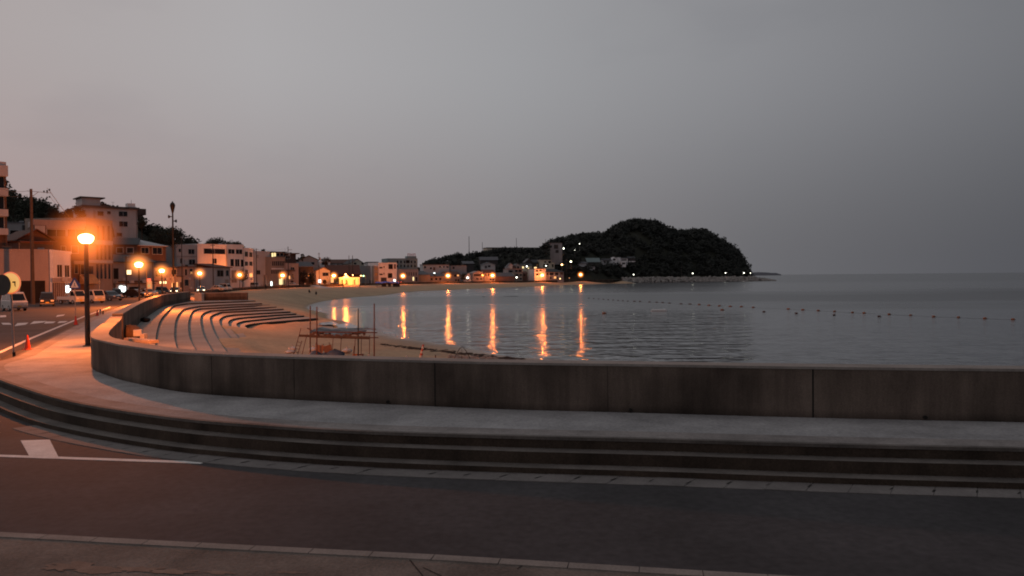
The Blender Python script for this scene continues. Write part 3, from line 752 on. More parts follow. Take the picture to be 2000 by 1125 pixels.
# ---- left end of the street
r, w_, h = building('apartment_building', 'tall apartment block with white balcony bands cut off by the edge of the photo', 'building', -70, 11.5, 322, 112, 116, 12, BR, roof=('parapet', LG, .7),
    wins=[(-60, 325, 11, 340, LG, 'balcony'), (-60, 369, 11.5, 380, LG, 'balcony'), (-60, 410, 11.5, 420, LG, 'balcony'), (-60, 447, 11.5, 457, LG, 'balcony'),
          (-40, 343, -12, 366), (-8, 343, 7, 366), (-8, 384, 7, 408), (-40, 384, -12, 408), (-8, 424, 7, 445), (-40, 424, -12, 445)])
r_front = building('town_house', 'pale lit end front of a two storey building with two tall dark windows', 'building', 103, 139, 494.5, 104, 111, 0.4, WH, roof=('parapet', WH, .35), frame=WH,
    wins=[(111, 517.5, 120.5, 541, OPN), (126, 518.5, 134.5, 541, OPN), (101.5, 543, 139, 551, PK, 'band')] + grid(102.5, 552, 136, 590, 9, 1, .42, 1, BR, 'slat') + [(128.5, 558, 135, 571, LITC, 'sign')])
r_wing = building('town_house', 'long low pale building behind the tall utility pole with a lit end front', 'building', -60, 102.6, 490, 100, 104.4, 14, PK, roof=('parapet', PK, .25),
    wins=[(40, 548, 88, 603, OPN, 'garage_door'), (-20, 548, 30, 600, DK, 'garage_door'), (7, 585, 11, 601, FRM, 'door')])
merge(r_front, r_wing)
building('house', 'low dark house with a sloping brown roof behind the windowless wing', 'house', -30, 38, 474, 122, 122, 9, DK, roof=('shed', RDR, .5), wins=[(14, 474, 38, 490, GR, 'band'), (2, 478, 12, 488)])
building('house', 'dim grey house with a flat top under the trees at the left end', 'house', 14, 62, 436, 150, 152, 10, GR, roof=('flat', GRR), wins=[(20, 450, 36, 460), (44, 440, 58, 470, DK, 'band')])
building('house', 'gable roofed brown house rising behind the utility pole', 'house', 36, 104, 470, 128, 132, 9, BR, roof=('gable_y', RDR, 1.8, .5), wins=[(44, 474, 58, 484), (66, 474, 84, 486)])
building('apartment_building', 'four storey apartment block with tall narrow window strips behind the big lamp', 'building', 168, 219.5, 433, 142, 150, 12, TN, roof=('parapet', TN, .5), frame=TN,
    wins=grid(186, 440, 217, 470, 3, 1, .38, .9) + grid(186, 478, 217, 508, 4, 1, .5, .92) + grid(186, 514, 217, 546, 4, 1, .5, .9) + [(170, 471, 219, 476, LG, 'band'), (170, 509, 219, 513, LG, 'band'), (172, 520, 182, 535), (155.5, 537, 185, 555, AWN, 'awning')])
building('apartment_building', 'wide brown apartment wing with one long pale parapet and deep balconies', 'building', 66, 167.5, 441, 136, 141, 10, BR, roof=('parapet', PK, 1.0),
    wins=[(90, 442, 166, 446, PK, 'band'), (68, 441, 88, 461, LG, 'band'), (91, 463, 165, 466, BR, 'balcony'), (92, 449, 128, 462, OPN), (132, 449, 164, 462, OPN), (120, 481, 128, 494, OPN), (140, 481, 152, 494, OPN), (142, 510, 166, 516, TN, 'canopy'), (146, 517, 152, 534), (158, 517, 164, 536)])
# ---- white apartment house on the hill
r, w_, h = building('apartment_building', 'white three storey apartment house with dark slab roof high on the hill', 'building', 163, 268, 407, 205, 214, 11, LG, z0=9, roof=('flat', SLB, .5, .55), frame=LG,
    wins=[(190.4, 413, 202, 421), (209.5, 412.7, 216, 418), (232, 413.5, 248.7, 422.3), (190, 433.5, 202, 437.5), (210, 432.7, 217.2, 440.5), (232.7, 433, 249, 442.3), (228, 455, 238, 461.5), (183, 411, 186, 447, PK, 'band')])
h0 = h + .56
MB().box(0, 4.5, 1.5, 8, h0, h0 + 2.1).build('penthouse', LG, r)
MB().box(-.5, 5.6, 1, 9, h0 + 2.105, h0 + 2.4).build('penthouse_roof', SLB, r)
MB().box(w_ - 2.2, w_ - .2, 1, 3, h0, h0 + 1.2).build('water_tank', WH, r); MB().tube([(w_ - 1, 1.8, h0 + 1.2), (w_ - 1, 1.8, h0 + 2.2)], .05, 6).build('aerial', DFR, r)
MB().box(w_ * .4, w_ * .46, 2, 3, h0, h0 + .6).build('roof_vent', SLB, r)
b = MB(); b.box(w_ + .005, w_ + 2.2, -.4, 4, h - 1.4, h + .3); b.box(w_ + .3, w_ + 1.3, 0, 3, h - 2.2, h - 1.4); b.build('balcony', DK, r)
# ---- between the white apartment house and the white shop block
building('house', 'house with a pale rounded hip roof below the dark hillside trees', 'house', 270, 324, 481, 182, 188, 10, BR, roof=('hip', LG, 1.7, .4), wins=[(276, 484, 290, 495), (298, 484, 316, 496)])
building('house', 'dim brown house halfway up the slope behind the second street lamp', 'house', 221, 268, 478, 178, 180, 9, BR, roof=('gable_x', DKR, 1.6, .4), wins=[(228, 484, 240, 494), (248, 484, 260, 494)])
building('house', 'grey house with one bright upstairs window right of the tall narrow windows block', 'house', 221, 300, 512, 160, 168, 9, GR, roof=('gable_x', DKR, 1.5, .5), wins=[(246, 527.5, 256, 536, LITW), (222, 524, 231, 545, OPN, 'door'), (224, 548, 300, 551, BR, 'canopy'), (221, 549, 236, 580, TN, 'bay')])
building('shop', 'low shop with two glowing white oval signs on its front', 'shop', 226, 300, 555, 152, 158, 4, GR, roof=('flat', BR, .3), wins=[(233, 558.5, 239, 569.5, LITC, 'sign'), (240.5, 559.5, 246, 570.5, LITC, 'sign'), (252, 560, 272, 578, OPN, 'door'), (276, 562, 296, 576)])
building('house', 'pinkish house with a row of three small lit windows above the parked cars', 'house', 301, 344, 522, 180, 186, 9, PK, roof=('gable_x', DKR, 1.6, .4), wins=[(311.5, 549.5, 317, 554, LITW), (318.5, 549.5, 320.5, 554, LITW), (322, 549.5, 325, 554, LITW), (303, 528, 314, 540), (335, 527, 344, 536), (335, 551, 341, 562, LITO)])
# ---- white shop block
WB = wm('white_shop_block', (.80, .77, .77))
building('shop_building', 'narrow white three storey block beside the wide white shop block', 'building', 344, 385, 480.5, 218, 222, 11, LG, roof=('parapet', LG, .4),
    wins=[(368, 487, 379.5, 496), (369, 507, 381, 517), (349, 486, 353, 492), (352, 505, 356, 514), (345, 500, 383, 502, GR, 'band')])
r_a = building('shop_building', 'wide white three storey shop block with dark window bands above the fourth lamp', 'building', 385.5, 442.5, 479, 222, 231, 12, WB, roof=('parapet', WB, .35), frame=WB,
    wins=[(398, 486.5, 439.5, 495.5), (414.5, 505, 423, 515), (442, 487, 443, 560, GR, 'band')])
r_b = building('shop_building', 'right hand half of the white shop block with stacked dark window openings', 'building', 443, 476, 479.5, 231.3, 237, 12, WB, roof=('parapet', WB, .35), frame=WB,
    wins=[(445.5, 487, 458, 495.5), (460.5, 487.3, 473, 496), (450, 506, 456.5, 520), (459, 506.3, 467.5, 520.3), (470, 507, 476, 521), (452, 528, 462, 552, TN), (464, 528, 475, 540, TN)])
r_c = building('shop_building', 'slim rounded end bay of the white shop block with paired tall windows', 'building', 476.3, 495, 485.5, 237.3, 246, 8, WB, roof=('hip', WB, .8, .1), frame=WB,
    wins=[(478, 491.5, 483.8, 501), (487, 493, 492.5, 501.7), (478, 511, 483.8, 519), (487, 511, 492.5, 519), (478.5, 527, 484, 536), (487, 534, 493, 541, LITO)])
merge(r_b, r_a); merge(r_c, r_a)
building('shop', 'small white shop with a dark lean to roof in front of the white block', 'shop', 419, 449.5, 523, 205, 212, 6, LG, roof=('shed', RDR, 1.1), wins=[(424, 528, 436, 540, OPN), (441, 528, 446.5, 539), (439.5, 546, 446, 558, TN)])
building('shop', 'little lit kiosk with a brown roof under the narrow white block', 'shop', 359, 380, 522, 196, 200, 5, PK, roof=('flat', BR, .3), wins=[(361, 526, 365, 538, OPN), (370, 525, 376, 535), (372, 531, 376, 535, LITO), (360.5, 546, 368, 558), (372, 550, 380, 563, GR)])
building('shed', 'white roadside shed with one orange lit door left of the fourth lamp', 'shed', 338, 358, 541, 186, 190, 4, GR, roof=('flat', SLB), wins=[(342.5, 551, 347, 563, LITO, 'door'), (352, 551, 357, 567, DK, 'door')])
# ---- grey gable wall block and the buildings to its right
building('shop_building', 'blank grey block standing right of the white shop block', 'building', 496, 528, 492, 262, 268, 11, LG, roof=('parapet', LG, .3), wins=[(500, 528, 508, 536), (515, 537, 527, 560, TN, 'bay')])
r_d = building('shop_building', 'pinkish four storey building with a glowing glazed top floor', 'building', 528.5, 557, 503.5, 266, 274, 10, TN, roof=('parapet', TN, .3), frame=TN,
    wins=grid(531, 509, 556, 520, 7, 1, .62, .8) + grid(529, 527, 549, 535, 5, 1, .55, .9) + [(530, 524, 557, 526, WB, 'band'), (528.6, 550, 530.8, 558, LITC, 'sign'), (545, 543, 553, 556, LITY)])
r_e = building('roof_pavilion', 'glazed roof storey with two lit panes under a dark eave', 'building', 529.5, 555, 493.2, 270.5, 276, 7, BR, z0=8.4, roof=('flat', DKR, .9, .35), wins=[(530.3, 494.2, 534, 501.5, LITY), (535, 494, 538.5, 500.8, LITY), (540, 494.5, 546, 500), (547, 494.5, 553, 500)])
merge(r_e, r_d)
building('house', 'dark flat eaved house behind the glowing top floor', 'house', 552, 578, 496, 285, 288, 10, DK, z0=4, roof=('flat', BR, 1.2, .4), wins=[(558, 500, 566, 505)])
building('shop_building', 'narrow pink building with a tall blank right hand strip', 'building', 558, 583.5, 515.5, 272, 282, 9, PK, roof=('parapet', PK, .3), wins=[(567.5, 522, 575, 527.5), (559, 527, 570, 530, BR, 'canopy'), (570, 535, 574, 545), (568, 548, 573, 556, OPN, 'door'), (563, 539, 566.5, 545, LITO)])
building('house', 'dark grey house with a dull low roof in shadow by the pink building', 'house', 586, 612, 521, 292, 296, 9, DK, roof=('gable_x', GRR, 2, .5), wins=[(590, 533, 597, 539), (601, 534, 607, 540)])
building('house', 'tall dim blue grey house behind the shadowed low roof', 'house', 584, 622, 508, 335, 338, 9, GR, roof=('gable_y', DKR, 2.2, .5), wins=[(592, 512, 598, 517), (608, 512, 614, 517)], far=True)
building('house', 'gabled pale house with a wide dark window left of the glowing pavilion', 'house', 617.5, 645, 529, 300, 310, 9, LG, roof=('gable_y', RDR, 1.5, .4), wins=[(630, 532.5, 641.5, 539), (634, 545, 646, 549, CR_, 'band'), (622, 546, 626, 552, LITC, 'sign')])
building('house', 'upper white house with a sunken dark balcony and one lit window', 'house', 625, 644.5, 511.5, 350, 352, 8, WH, z0=2, roof=('flat', WH, .1), wins=[(628.5, 511.8, 640.5, 517.5, OPN, 'window'), (635.5, 522.5, 637.8, 526, LITY)], far=True)
building('house', 'broad brown house with a great sloping tiled roof behind the glowing pavilion', 'house', 640, 702, 536, 335, 340, 12, BR, roof=('gable_x', RDR, 4.6, .8), wins=[(646, 542, 652, 552, LITO), (655, 543, 660, 552)])
building('house', 'cream gabled house with a round attic window on the skyline', 'house', 683, 712, 515.5, 372, 377, 9, CR_, z0=3, roof=('gable_y', DKR, 2.7, .4), wins=[(691, 512.8, 696, 516.5), (706, 513, 710, 517)], far=True)
building('house', 'row house with a brown roof left of the cream gabled house', 'house', 645, 682, 514, 385, 388, 9, GR, z0=3, roof=('gable_x', RDR, 2, .4), wins=[(655, 515, 658, 520, LG), (668, 515, 671, 519), (676, 515, 679, 519)], far=True)
building('shop_building', 'plain grey two storey block left of the lit stair tower', 'building', 704, 737, 520, 358, 364, 10, GR, roof=('parapet', GR, .3), wins=[(722, 547, 727, 553), (731, 514, 737, 518, DK)], far=True)
building('house', 'small dull house with a dark flat roof on the skyline behind the grey block', 'house', 718, 738, 513, 380, 382, 9, LG, z0=3, roof=('flat', DKR, .3, .5), wins=[(722, 515, 729, 517)], far=True)
building('stair_tower', 'slim stair tower glowing orange beside the white three storey block', 'building', 730, 738.4, 520, 352, 353, 4, TN, roof=('flat', TN, .05), wins=[(732.5, 523, 737, 527.5, AWN), (732.5, 533, 737, 538, AWN), (732.5, 545, 737, 548, AWN)], far=True)
building('shop_building', 'white three storey block with ragged dark openings near the blue tarpaulin', 'building', 739, 775, 514, 352, 360, 10, WB, roof=('parapet', WB, .3), far=True,
    wins=[(741, 521.3, 747, 524.2), (749, 520, 751, 522.5), (741, 534.5, 747.2, 537.2), (749, 533, 751, 536), (758.8, 516, 767, 525.5, OPN), (769.5, 516, 773, 525, BR), (757.5, 533.5, 766, 543, OPN), (744, 542, 755, 550, DK), (769, 546, 772, 552, LITC, 'sign')])
r, w_, h = building('hotel', 'big teal grey hotel block with small red letters on its roof', 'hotel', 757, 815.5, 506, 405, 412, 14, TL, roof=('parapet', TL, .4), far=True,
    wins=grid(773, 508, 814, 515, 6, 1, .4, .7) + grid(773, 516, 814, 523, 6, 1, .4, .7) + [(793, 508, 800, 514, OPN)])
a0 = w_ * .66
MB().box(a0, a0 + 5.6, 1, 5, h + .45, h + 1.7).build('roof_house', TL, r)
m_let = surf('sign_red', (.35, .09, .08), .7, .1, 1)
for k in range(3):
    x = a0 + .5 + 1.7 * k
    b = MB(); b.box(x, x + .28, 1.2, 1.4, h + 1.71, h + 3.3); b.box(x + .9, x + 1.18, 1.2, 1.4, h + 1.71, h + 3.3)
    b.box(x + .28, x + .9, 1.2, 1.4, h + 2.9 - .55 * (k % 2), h + 3.15 - .55 * (k % 2)); b.build('sign_letter', m_let, r)
building('shop_building', 'pinkish two storey building in front of the teal hotel', 'building', 778, 817, 527, 395, 402, 9, PK, roof=('parapet', PK, .3), wins=grid(783, 531, 815, 539, 7, 1, .3, .8) + [(806, 541, 808.5, 548, LITY), (812, 541, 815, 550)], far=True)
# ---- middle of the bay
building('house', 'low house with grey lean to roof right of the pinkish building', 'house', 817, 840, 537, 420, 424, 9, TN, roof=('shed', GRR, 2.2), wins=grid(818, 539, 835, 549, 5, 1, .45, .9, AWN), far=True)
building('apartment_building', 'long pale two storey terrace under the dark wood with scattered windows', 'building', 826.5, 877, 517, 455, 460, 10, LG, roof=('flat', DKR, .4, .3), far=True,
    wins=[(828.3, 520, 832, 524), (840, 522, 843.3, 526), (846, 522, 850, 528, BR), (857.5, 519.5, 861, 522.5), (866, 519.5, 868, 523), (872, 520, 876, 523), (846.8, 532.5, 850, 535.5, LITC)])
building('shed', 'long grey blank shed right of the pale terrace', 'shed', 880, 911, 518.5, 462, 464, 9, GR, roof=('flat', DKR, .3), wins=[(884, 521, 888, 525)], far=True)
building('house', 'low orange lit wall house left of the ninth lamp', 'house', 838, 871, 540, 438, 442, 8, TN, roof=('shed', GRR, 1.6), wins=[(841, 543, 845, 547), (850, 543, 854, 547), (858, 543, 862, 547), (847, 535, 851, 539)], far=True)
building('house', 'tan two storey house lit by the ninth lamp with two upper windows', 'house', 871.5, 898.5, 536, 444, 449, 8, TN, roof=('gable_x', RDR, 1.6, .3), wins=[(887, 536.5, 891, 540.5), (893, 536.5, 896, 539.5, LITO), (889, 545, 892, 549, OPN), (894, 545, 897, 549, OPN)], far=True)
building('shed', 'small white boat shed with a bright lamp on its front', 'shed', 911, 919, 537.5, 446, 447, 6, WH, roof=('gable_y', DKR, 1.4, .3), wins=[(912.5, 543, 915, 549, OPN, 'door')], far=True)
building('house', 'peach two storey house with one long dark upper window', 'house', 924, 945.5, 533.2, 450, 453, 8, PK, roof=('gable_y', PK, 1.0, .1), wins=[(925.5, 535.5, 944, 539), (930, 543.5, 935, 546), (938, 543.5, 941, 546)], far=True)
building('house', 'pink house with a red roof and a rounded porch left of the tenth lamp', 'house', 946, 967.5, 533.5, 452, 455, 8, PK, roof=('gable_x', RDR, 2.0, .3), wins=[(947, 535, 950, 539), (953, 535, 956, 539), (954, 541, 968, 543, LG, 'band'), (957, 544, 960, 547), (962, 544, 965, 547)], far=True)
building('warehouse', 'long low brick coloured warehouse right of the tenth lamp', 'warehouse', 968.5, 1005, 540, 455, 462, 9, wm('rosy_brick', (.22, .13, .11)), roof=('gable_x', GRR, 2.2, .3), far=True)
building('house', 'white gabled house half hidden in the dark slope above the red roof', 'house', 943, 967, 517, 520, 522, 8, LG, z0=5, roof=('gable_y', GRR, 1.6, .5), wins=[(953, 518, 958, 522, OPN), (947, 519, 951, 524, DK)], far=True)
building('house', 'dark roofed house with grey walls under the hill wood', 'house', 905, 925, 515, 520, 522, 8, DK, z0=6, roof=('gable_x', GRR, 1.6, .5), wins=[(910, 516, 913, 519)], far=True)
building('house', 'dim long roofed house below the long hilltop building', 'house', 938, 972, 508, 545, 547, 8, DK, z0=9, roof=('gable_x', GRR, 2.2, .5), wins=[(950, 509, 954, 512)], far=True)
building('house', 'grey gabled house above the brick coloured warehouse', 'house', 990, 1006, 522, 508, 509, 8, LG, z0=4, roof=('gable_y', GRR, 2.6, .3), wins=[(1001, 519, 1006, 524, DK)], far=True)
building('house', 'pair of small attic gables behind the tall pink house', 'house', 1003, 1018, 519.5, 512, 513, 8, PK, z0=4, roof=('gable_y', GRR, 1.4, .3), wins=[(1004, 520, 1008, 524), (1010, 520, 1014, 524)], far=True)
building('house', 'pink two storey house with three upper windows', 'house', 992, 1020, 525, 478, 482, 8, PK, roof=('flat', RDR, .3), wins=[(994, 528, 1001, 532), (1006, 527, 1011, 531), (1013, 526.5, 1019, 531)], far=True)
building('house', 'peach house front lit by a white lamp below the three upper windows', 'house', 1004, 1020.5, 532.5, 470, 472, 7, TN, roof=('flat', TN, .1), wins=[(1007, 535.5, 1012, 539), (1015, 535.5, 1019, 538.5), (1015, 543, 1019, 546)], far=True)
building('house', 'small dark red house right of the peach front', 'house', 1021, 1030, 534, 476, 477, 6, BR, roof=('gable_x', RDR, 1.2, .3), wins=[(1023, 536, 1026, 539)], far=True)
building('house', 'dark house with a pale edged gable and one bright lamp', 'house', 1026, 1040, 512.5, 530, 531, 8, DK, z0=7, roof=('gable_y', GRR, 2.4, .4), wins=[(1030, 513, 1034, 516)], far=True)
building('house', 'long dark tiled roof house between the pale gable and the cream house', 'house', 1040, 1059, 513, 532, 534, 8, DK, z0=6, roof=('gable_x', DKR, 2.0, .4), wins=[(1048, 516, 1051, 519, AWN)], far=True)
building('house', 'low yellowish house with lit ground floor windows under the pale edged gable', 'house', 1019, 1039, 519, 512, 514, 7, CR_, z0=3, roof=('gable_x', DKR, 1.2, .4), wins=[(1020, 520.5, 1023, 524, LITY), (1031, 523, 1033, 525, LITY)], far=True)
r_f = building('house', 'cream modern house with stepped flat roofs and columns on the slope', 'house', 1060, 1077, 508.5, 526, 528, 9, CR_, z0=4, roof=('flat', CR_, .5, .3), wins=[(1063, 510.5, 1067, 513), (1071, 510, 1076, 514), (1061, 515.5, 1071, 522, OPN), (1073, 516, 1074.5, 522, CR_, 'column')], far=True)
r_g = building('annex', 'lower cream wing beside the modern house', 'house', 1077.5, 1083, 513.5, 527, 528, 7, CR_, z0=4, roof=('flat', CR_, .2, .3), wins=[(1078, 516, 1081, 522, OPN)], far=True)
merge(r_g, r_f)
building('house', 'pinkish white three storey house left of the eleventh lamp', 'house', 1044, 1066, 525.5, 500, 504, 8, WH, roof=('hip', RDR, 1.6, .2), wins=[(1046.5, 527.5, 1051, 530.5), (1053.5, 527, 1058, 530), (1046.5, 534, 1052, 537.5), (1054, 534, 1058, 537), (1043.5, 521.5, 1045.5, 524.5, LITY, 'roof_light'), (1046, 521.5, 1048, 524, LITY, 'roof_light')], far=True)
building('boathouse', 'low pink flat building on the beach front below the three storey house', 'house', 1037, 1064, 540.5, 492, 496, 6, PK, roof=('flat', PK, .1), wins=[(1040, 542, 1044, 545), (1049, 542, 1053, 545)], far=True)
building('inn', 'long dark roofed two storey inn right of the eleventh lamp', 'inn', 1066.5, 1101, 531.5, 504, 512, 9, PK, roof=('hip', DKR, 2.2, .5), far=True,
    wins=[(1068, 533, 1071, 537), (1073, 533, 1081, 537), (1084, 533, 1091, 537), (1094.5, 532, 1099.5, 536.5, BR), (1072.5, 532.5, 1073, 545, WH, 'column'), (1083, 532.5, 1083.6, 545, WH, 'column'), (1091, 532.5, 1092, 545, WH, 'column'), (1074, 541, 1077, 545, OPN), (1082, 540, 1086, 544, LITO), (1088, 541, 1090, 545, OPN)])
# ---- hilltop
building('school', 'very long low building along the hilltop among the trees', 'building', 951, 1054, 484.5, 600, 612, 12, CR_, z0=18, roof=('flat', SLB, .3, .5), wins=grid(960, 485.2, 1050, 488.5, 16, 1, .5, .9), far=True)
building('apartment_building', 'tall grey hillside house standing between dark crowns', 'building', 1072, 1098, 474.5, 588, 592, 10, GR, z0=14, roof=('flat', SLB, .3), wins=[(1075, 479, 1078, 483), (1082, 478, 1090, 486, DK), (1085, 488, 1091, 494, DK)], far=True)
building('temple', 'teal copper roofed hall on the slope under the headland wood', 'temple', 1147, 1172, 512, 600, 601, 10, DK, base=516.5, roof=('gable_x', TLR, 3.2, .5), far=True)
building('house', 'low white strip house below the teal copper roof', 'house', 1147.5, 1162, 520.5, 588, 589, 6, LG, base=524, roof=('flat', DKR, .3), wins=[(1149, 521.5, 1160, 523, DK)], far=True)
building('house', 'flat grey roofed house left of the teal copper roof', 'house', 1132, 1147, 515, 592, 593, 8, LG, base=520, roof=('shed', GRR, 1.5), far=True)
building('house', 'row of white shop fronts right of the teal copper roof', 'house', 1177, 1194, 509, 612, 613, 6, LG, base=513.5, roof=('gable_x', DKR, 1.6, .3), wins=[(1179, 510, 1183, 512.5, OPN), (1186, 510, 1190, 512.5, OPN)], far=True)
building('house', 'white gabled house with one oval dark window among the trees', 'house', 1195.5, 1205, 507, 620, 621, 7, WH, base=513.5, roof=('gable_y', WH, 1.9, .1), wins=[(1197.5, 505.5, 1202, 508.5, OPN)], far=True)
building('house', 'white house with a tall side tower on the wooded slope', 'house', 1208.5, 1212, 503.2, 625, 626, 5, WH, base=517, roof=('flat', WH, .1), far=True)
building('house', 'white two storey house with small dark windows right of the tower', 'house', 1212.5, 1226, 505, 627, 628, 6, WH, base=513.5, roof=('shed', DKR, .8), wins=[(1213.5, 506.5, 1224, 509, DK)], far=True)
building('house', 'little white framed house low on the slope below the tower', 'house', 1213, 1222.5, 511, 621, 622, 5, WH, base=518, roof=('flat', WH, .1), wins=[(1215, 513, 1221, 516, OPN)], far=True)
building('house', 'dark house with a white balcony strip at the end of the row', 'house', 1226.5, 1240.5, 504.5, 632, 633, 6, DK, base=513, roof=('gable_x', DKR, 1.4, .3), wins=[(1226.5, 510, 1240.5, 511.8, WH, 'balcony')], far=True)

# glowing pavilion on the beach front: columns, back wall, slab roof
p0 = at(664.5, 558, 346); p1 = at(701, 558, 349); L0 = (xy(p1) - xy(p0)).length
pv = empty('lit_pavilion', (p0.x, p0.y, .34), math.atan2(p1.y - p0.y, p1.x - p0.x), 'brightly lit yellow pavilion with columns on the beach front', 'pavilion')
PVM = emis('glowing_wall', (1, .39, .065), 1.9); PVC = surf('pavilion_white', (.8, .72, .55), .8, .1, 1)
MB().box(0, L0, 2.6, 2.8, 0, 3.0).build('wall', PVM, pv); MB().box(-.3, L0 + .3, -.4, 3.1, 3.0, 3.4).build('roof', PVM, pv); MB().box(0, L0, -.2, 2.6, -.8, .1).build('floor', PVC, pv)
for k in range(6): MB().box(L0 * k / 5 - .2, L0 * k / 5 + .2, -.3, .1, .1, 3.0).build('column', PVM if k % 2 else PVC, pv)
MB().box(L0 * .12, L0 * .18, 2.3, 2.59, .1, 2.3).build('door', BR, pv); MB().box(L0 * .37, L0 * .42, 2.3, 2.59, .1, 2.3).build('door', BR, pv); MB().box(L0 * .78, L0 * .83, 2.3, 2.59, .1, 2.3).build('door', BR, pv)
pg = MB(); pg.prism([(L0 * .15, 3.41), (L0 * .5, 3.41), (L0 * .33, 4.6)], 'y', 0, .3); pg.build('gable', PVM, pv)

# ------------------------------------------------------------------ hills
m_hill = surf('hillside_soil', (.035, .036, .026), .97, .3, .05)
m_leaf = surf('dark_foliage', (.040, .043, .030), .9, .5, .55)
m_leaf2 = surf('brown_foliage', (.058, .042, .030), .9, .45, .6)
m_leaf3 = surf('headland_foliage', (.030, .033, .029), .92, .55, .16)
m_bark = surf('bark', (.05, .04, .032), .95, .3, 3)
HILLS = {}
def hill(name, prof, Yr, Yf, zf, drop, back=120, cols=60, EXP_=.8):
    """ridge through the measured skyline (less the height of the trees) at distance Yr, foot at Yf"""
    xs = [p[0] for p in prof]; rows = 10
    def ridge(px):
        for a, b in zip(prof, prof[1:]):
            if a[0] <= px <= b[0]:
                t = (px - a[0]) / (b[0] - a[0]); return a[1] + (b[1] - a[1]) * t
        return prof[-1][1]
    mb = MB()
    def pt(px, t):
        yr = Yr(px) if callable(Yr) else Yr; yf = Yf(px) if callable(Yf) else Yf
        top = at(px, ridge(px), yr); zt = top.z - drop; s = math.sin(t * PI / 2) ** EXP_
        Y = yf + (yr - yf) * t; x = (px - 1000) / FPX * Y
        return Vector((x, Y, zf + (max(zt, zf) - zf) * s + (mnoise.noise((x * .03, Y * .03, 1)) * 2.0 if 0 < t < 1 else 0)))
    for j in range(rows + 1):
        for i in range(cols + 1):
            mb.v.append(tuple(pt(xs[0] + (xs[-1] - xs[0]) * i / cols, j / rows)))
    for i in range(cols + 1):
        px = xs[0] + (xs[-1] - xs[0]) * i / cols; q = pt(px, 1); mb.v.append((q.x * 1.1, q.y + back, -3))
    for i in range(cols + 1):
        px = xs[0] + (xs[-1] - xs[0]) * i / cols; q = pt(px, 0); mb.v.append((q.x, q.y - 2, zf - 4))
    W = cols + 1
    for j in range(rows + 1):
        for i in range(cols):
            mb.f.append((j * W + i, j * W + i + 1, (j + 1) * W + i + 1, (j + 1) * W + i))
    o = (rows + 2) * W
    for i in range(cols): mb.f.append((o + i, o + i + 1, i + 1, i))
    ob = mb.build(name, m_hill, smooth=True); ob['kind'] = 'structure'
    HILLS[name] = (pt, xs[0], xs[-1]); return ob
def leaves(mb, c, r, n, size, rg, sq=(1, 1, .85), shell=.55):
    for _ in range(n):
        while True:
            q = Vector((rg.uniform(-1, 1), rg.uniform(-1, 1), rg.uniform(-1, 1)))
            if shell < q.length <= 1: break
        p = Vector(c) + Vector((q.x * r * sq[0], q.y * r * sq[1], q.z * r * sq[2]))
        a = Vector((rg.gauss(0, 1), rg.gauss(0, 1), rg.gauss(0, .6))).normalized(); b = a.orthogonal().normalized()
        s = size * rg.uniform(.55, 1.2); t = s * rg.uniform(.45, .8)
        mb.add([p - a * s, p - b * t * .9 + a * s * .1, p + a * s, p + b * t + a * s * .15], [(0, 1, 2, 3)])
def forest(name, hillname, label, n, r0, r1, mat, size, per, seed, tmin=.02, keep=None, group=None):
    pt, xa, xb = HILLS[hillname]; rg = random.Random(seed); mb = MB(); k = 0
    for _ in range(n * 3):
        if k >= n: break
        px = rg.uniform(xa, xb); t = 1 - rg.random() ** 1.25 * (1 - tmin)
        if rg.random() < .22: t = rg.uniform(.93, 1)
        if keep and not keep(px, t): continue
        p = pt(px, t); r = rg.uniform(r0, r1); k += 1
        c = p + Vector((0, 0, r * .55))
        for q in range(4):
            cc = c + Vector((rg.uniform(-.6, .6) * r, rg.uniform(-.6, .6) * r, rg.uniform(-.25, .5) * r))
            leaves(mb, cc, r * rg.uniform(.4, .62), per // 4, size, rg)
    o = mb.build(name, mat); tag(o, label, 'wood', group, 'stuff'); return o

# headland at the end of the bay
HP = [(1040, 512), (1060, 496), (1072, 484), (1090, 470), (1120, 464), (1140, 462), (1180, 460), (1195, 449), (1215, 440), (1245, 435), (1280, 437), (1300, 449), (1320, 457), (1345, 457), (1362, 455), (1385, 458), (1400, 468), (1425, 481), (1440, 494), (1455, 518), (1463, 538)]
hill('headland_hill', HP, lambda px: 664 + (px - 1040) * .16, lambda px: 566 if px < 1150 else (566 + (px - 1150) * .75 if px < 1217 else 616 + (px - 1217) * .27), .3, 3.2, EXP_=1.25)
HOUSES = [(1132, 1174, 499, 524), (1176, 1244, 500, 515), (1070, 1100, 474, 497), (1055, 1086, 506, 524)]
def clear_of_houses(px, t):
    pt = HILLS['headland_hill'][0]; p = pt(px, t); d = p - Vector((0, 0, CAMZ)); q = Vector((d.dot(CR), d.dot(CU), d.dot(_F)))
    sy = 562.5 - q.y / q.z * FPX - 3
    for a, b, c, e in HOUSES:
        if p.y < 655 and a - 5 < px < b + 5 and c < sy < e + 4: return False
    return True
forest('headland_wood', 'headland_hill', 'dense dark wood covering the round headland', 1150, 3.2, 5.6, m_leaf3, 1.15, 56, 3, keep=clear_of_houses)
# hillside between the town and the headland
MP = [(800, 540), (822, 522), (840, 512), (860, 507), (880, 504), (912, 503), (926, 499), (945, 494), (962, 490), (985, 488), (1010, 489), (1050, 490), (1066, 480), (1075, 472)]
hill('town_hill', MP, 600, 530, .3, 2.6, cols=40)
forest('hillside_wood', 'town_hill', 'dark scrub and trees on the slope behind the beach houses', 380, 2.2, 3.8, m_leaf3, .95, 44, 5,
       keep=lambda px, t: True)
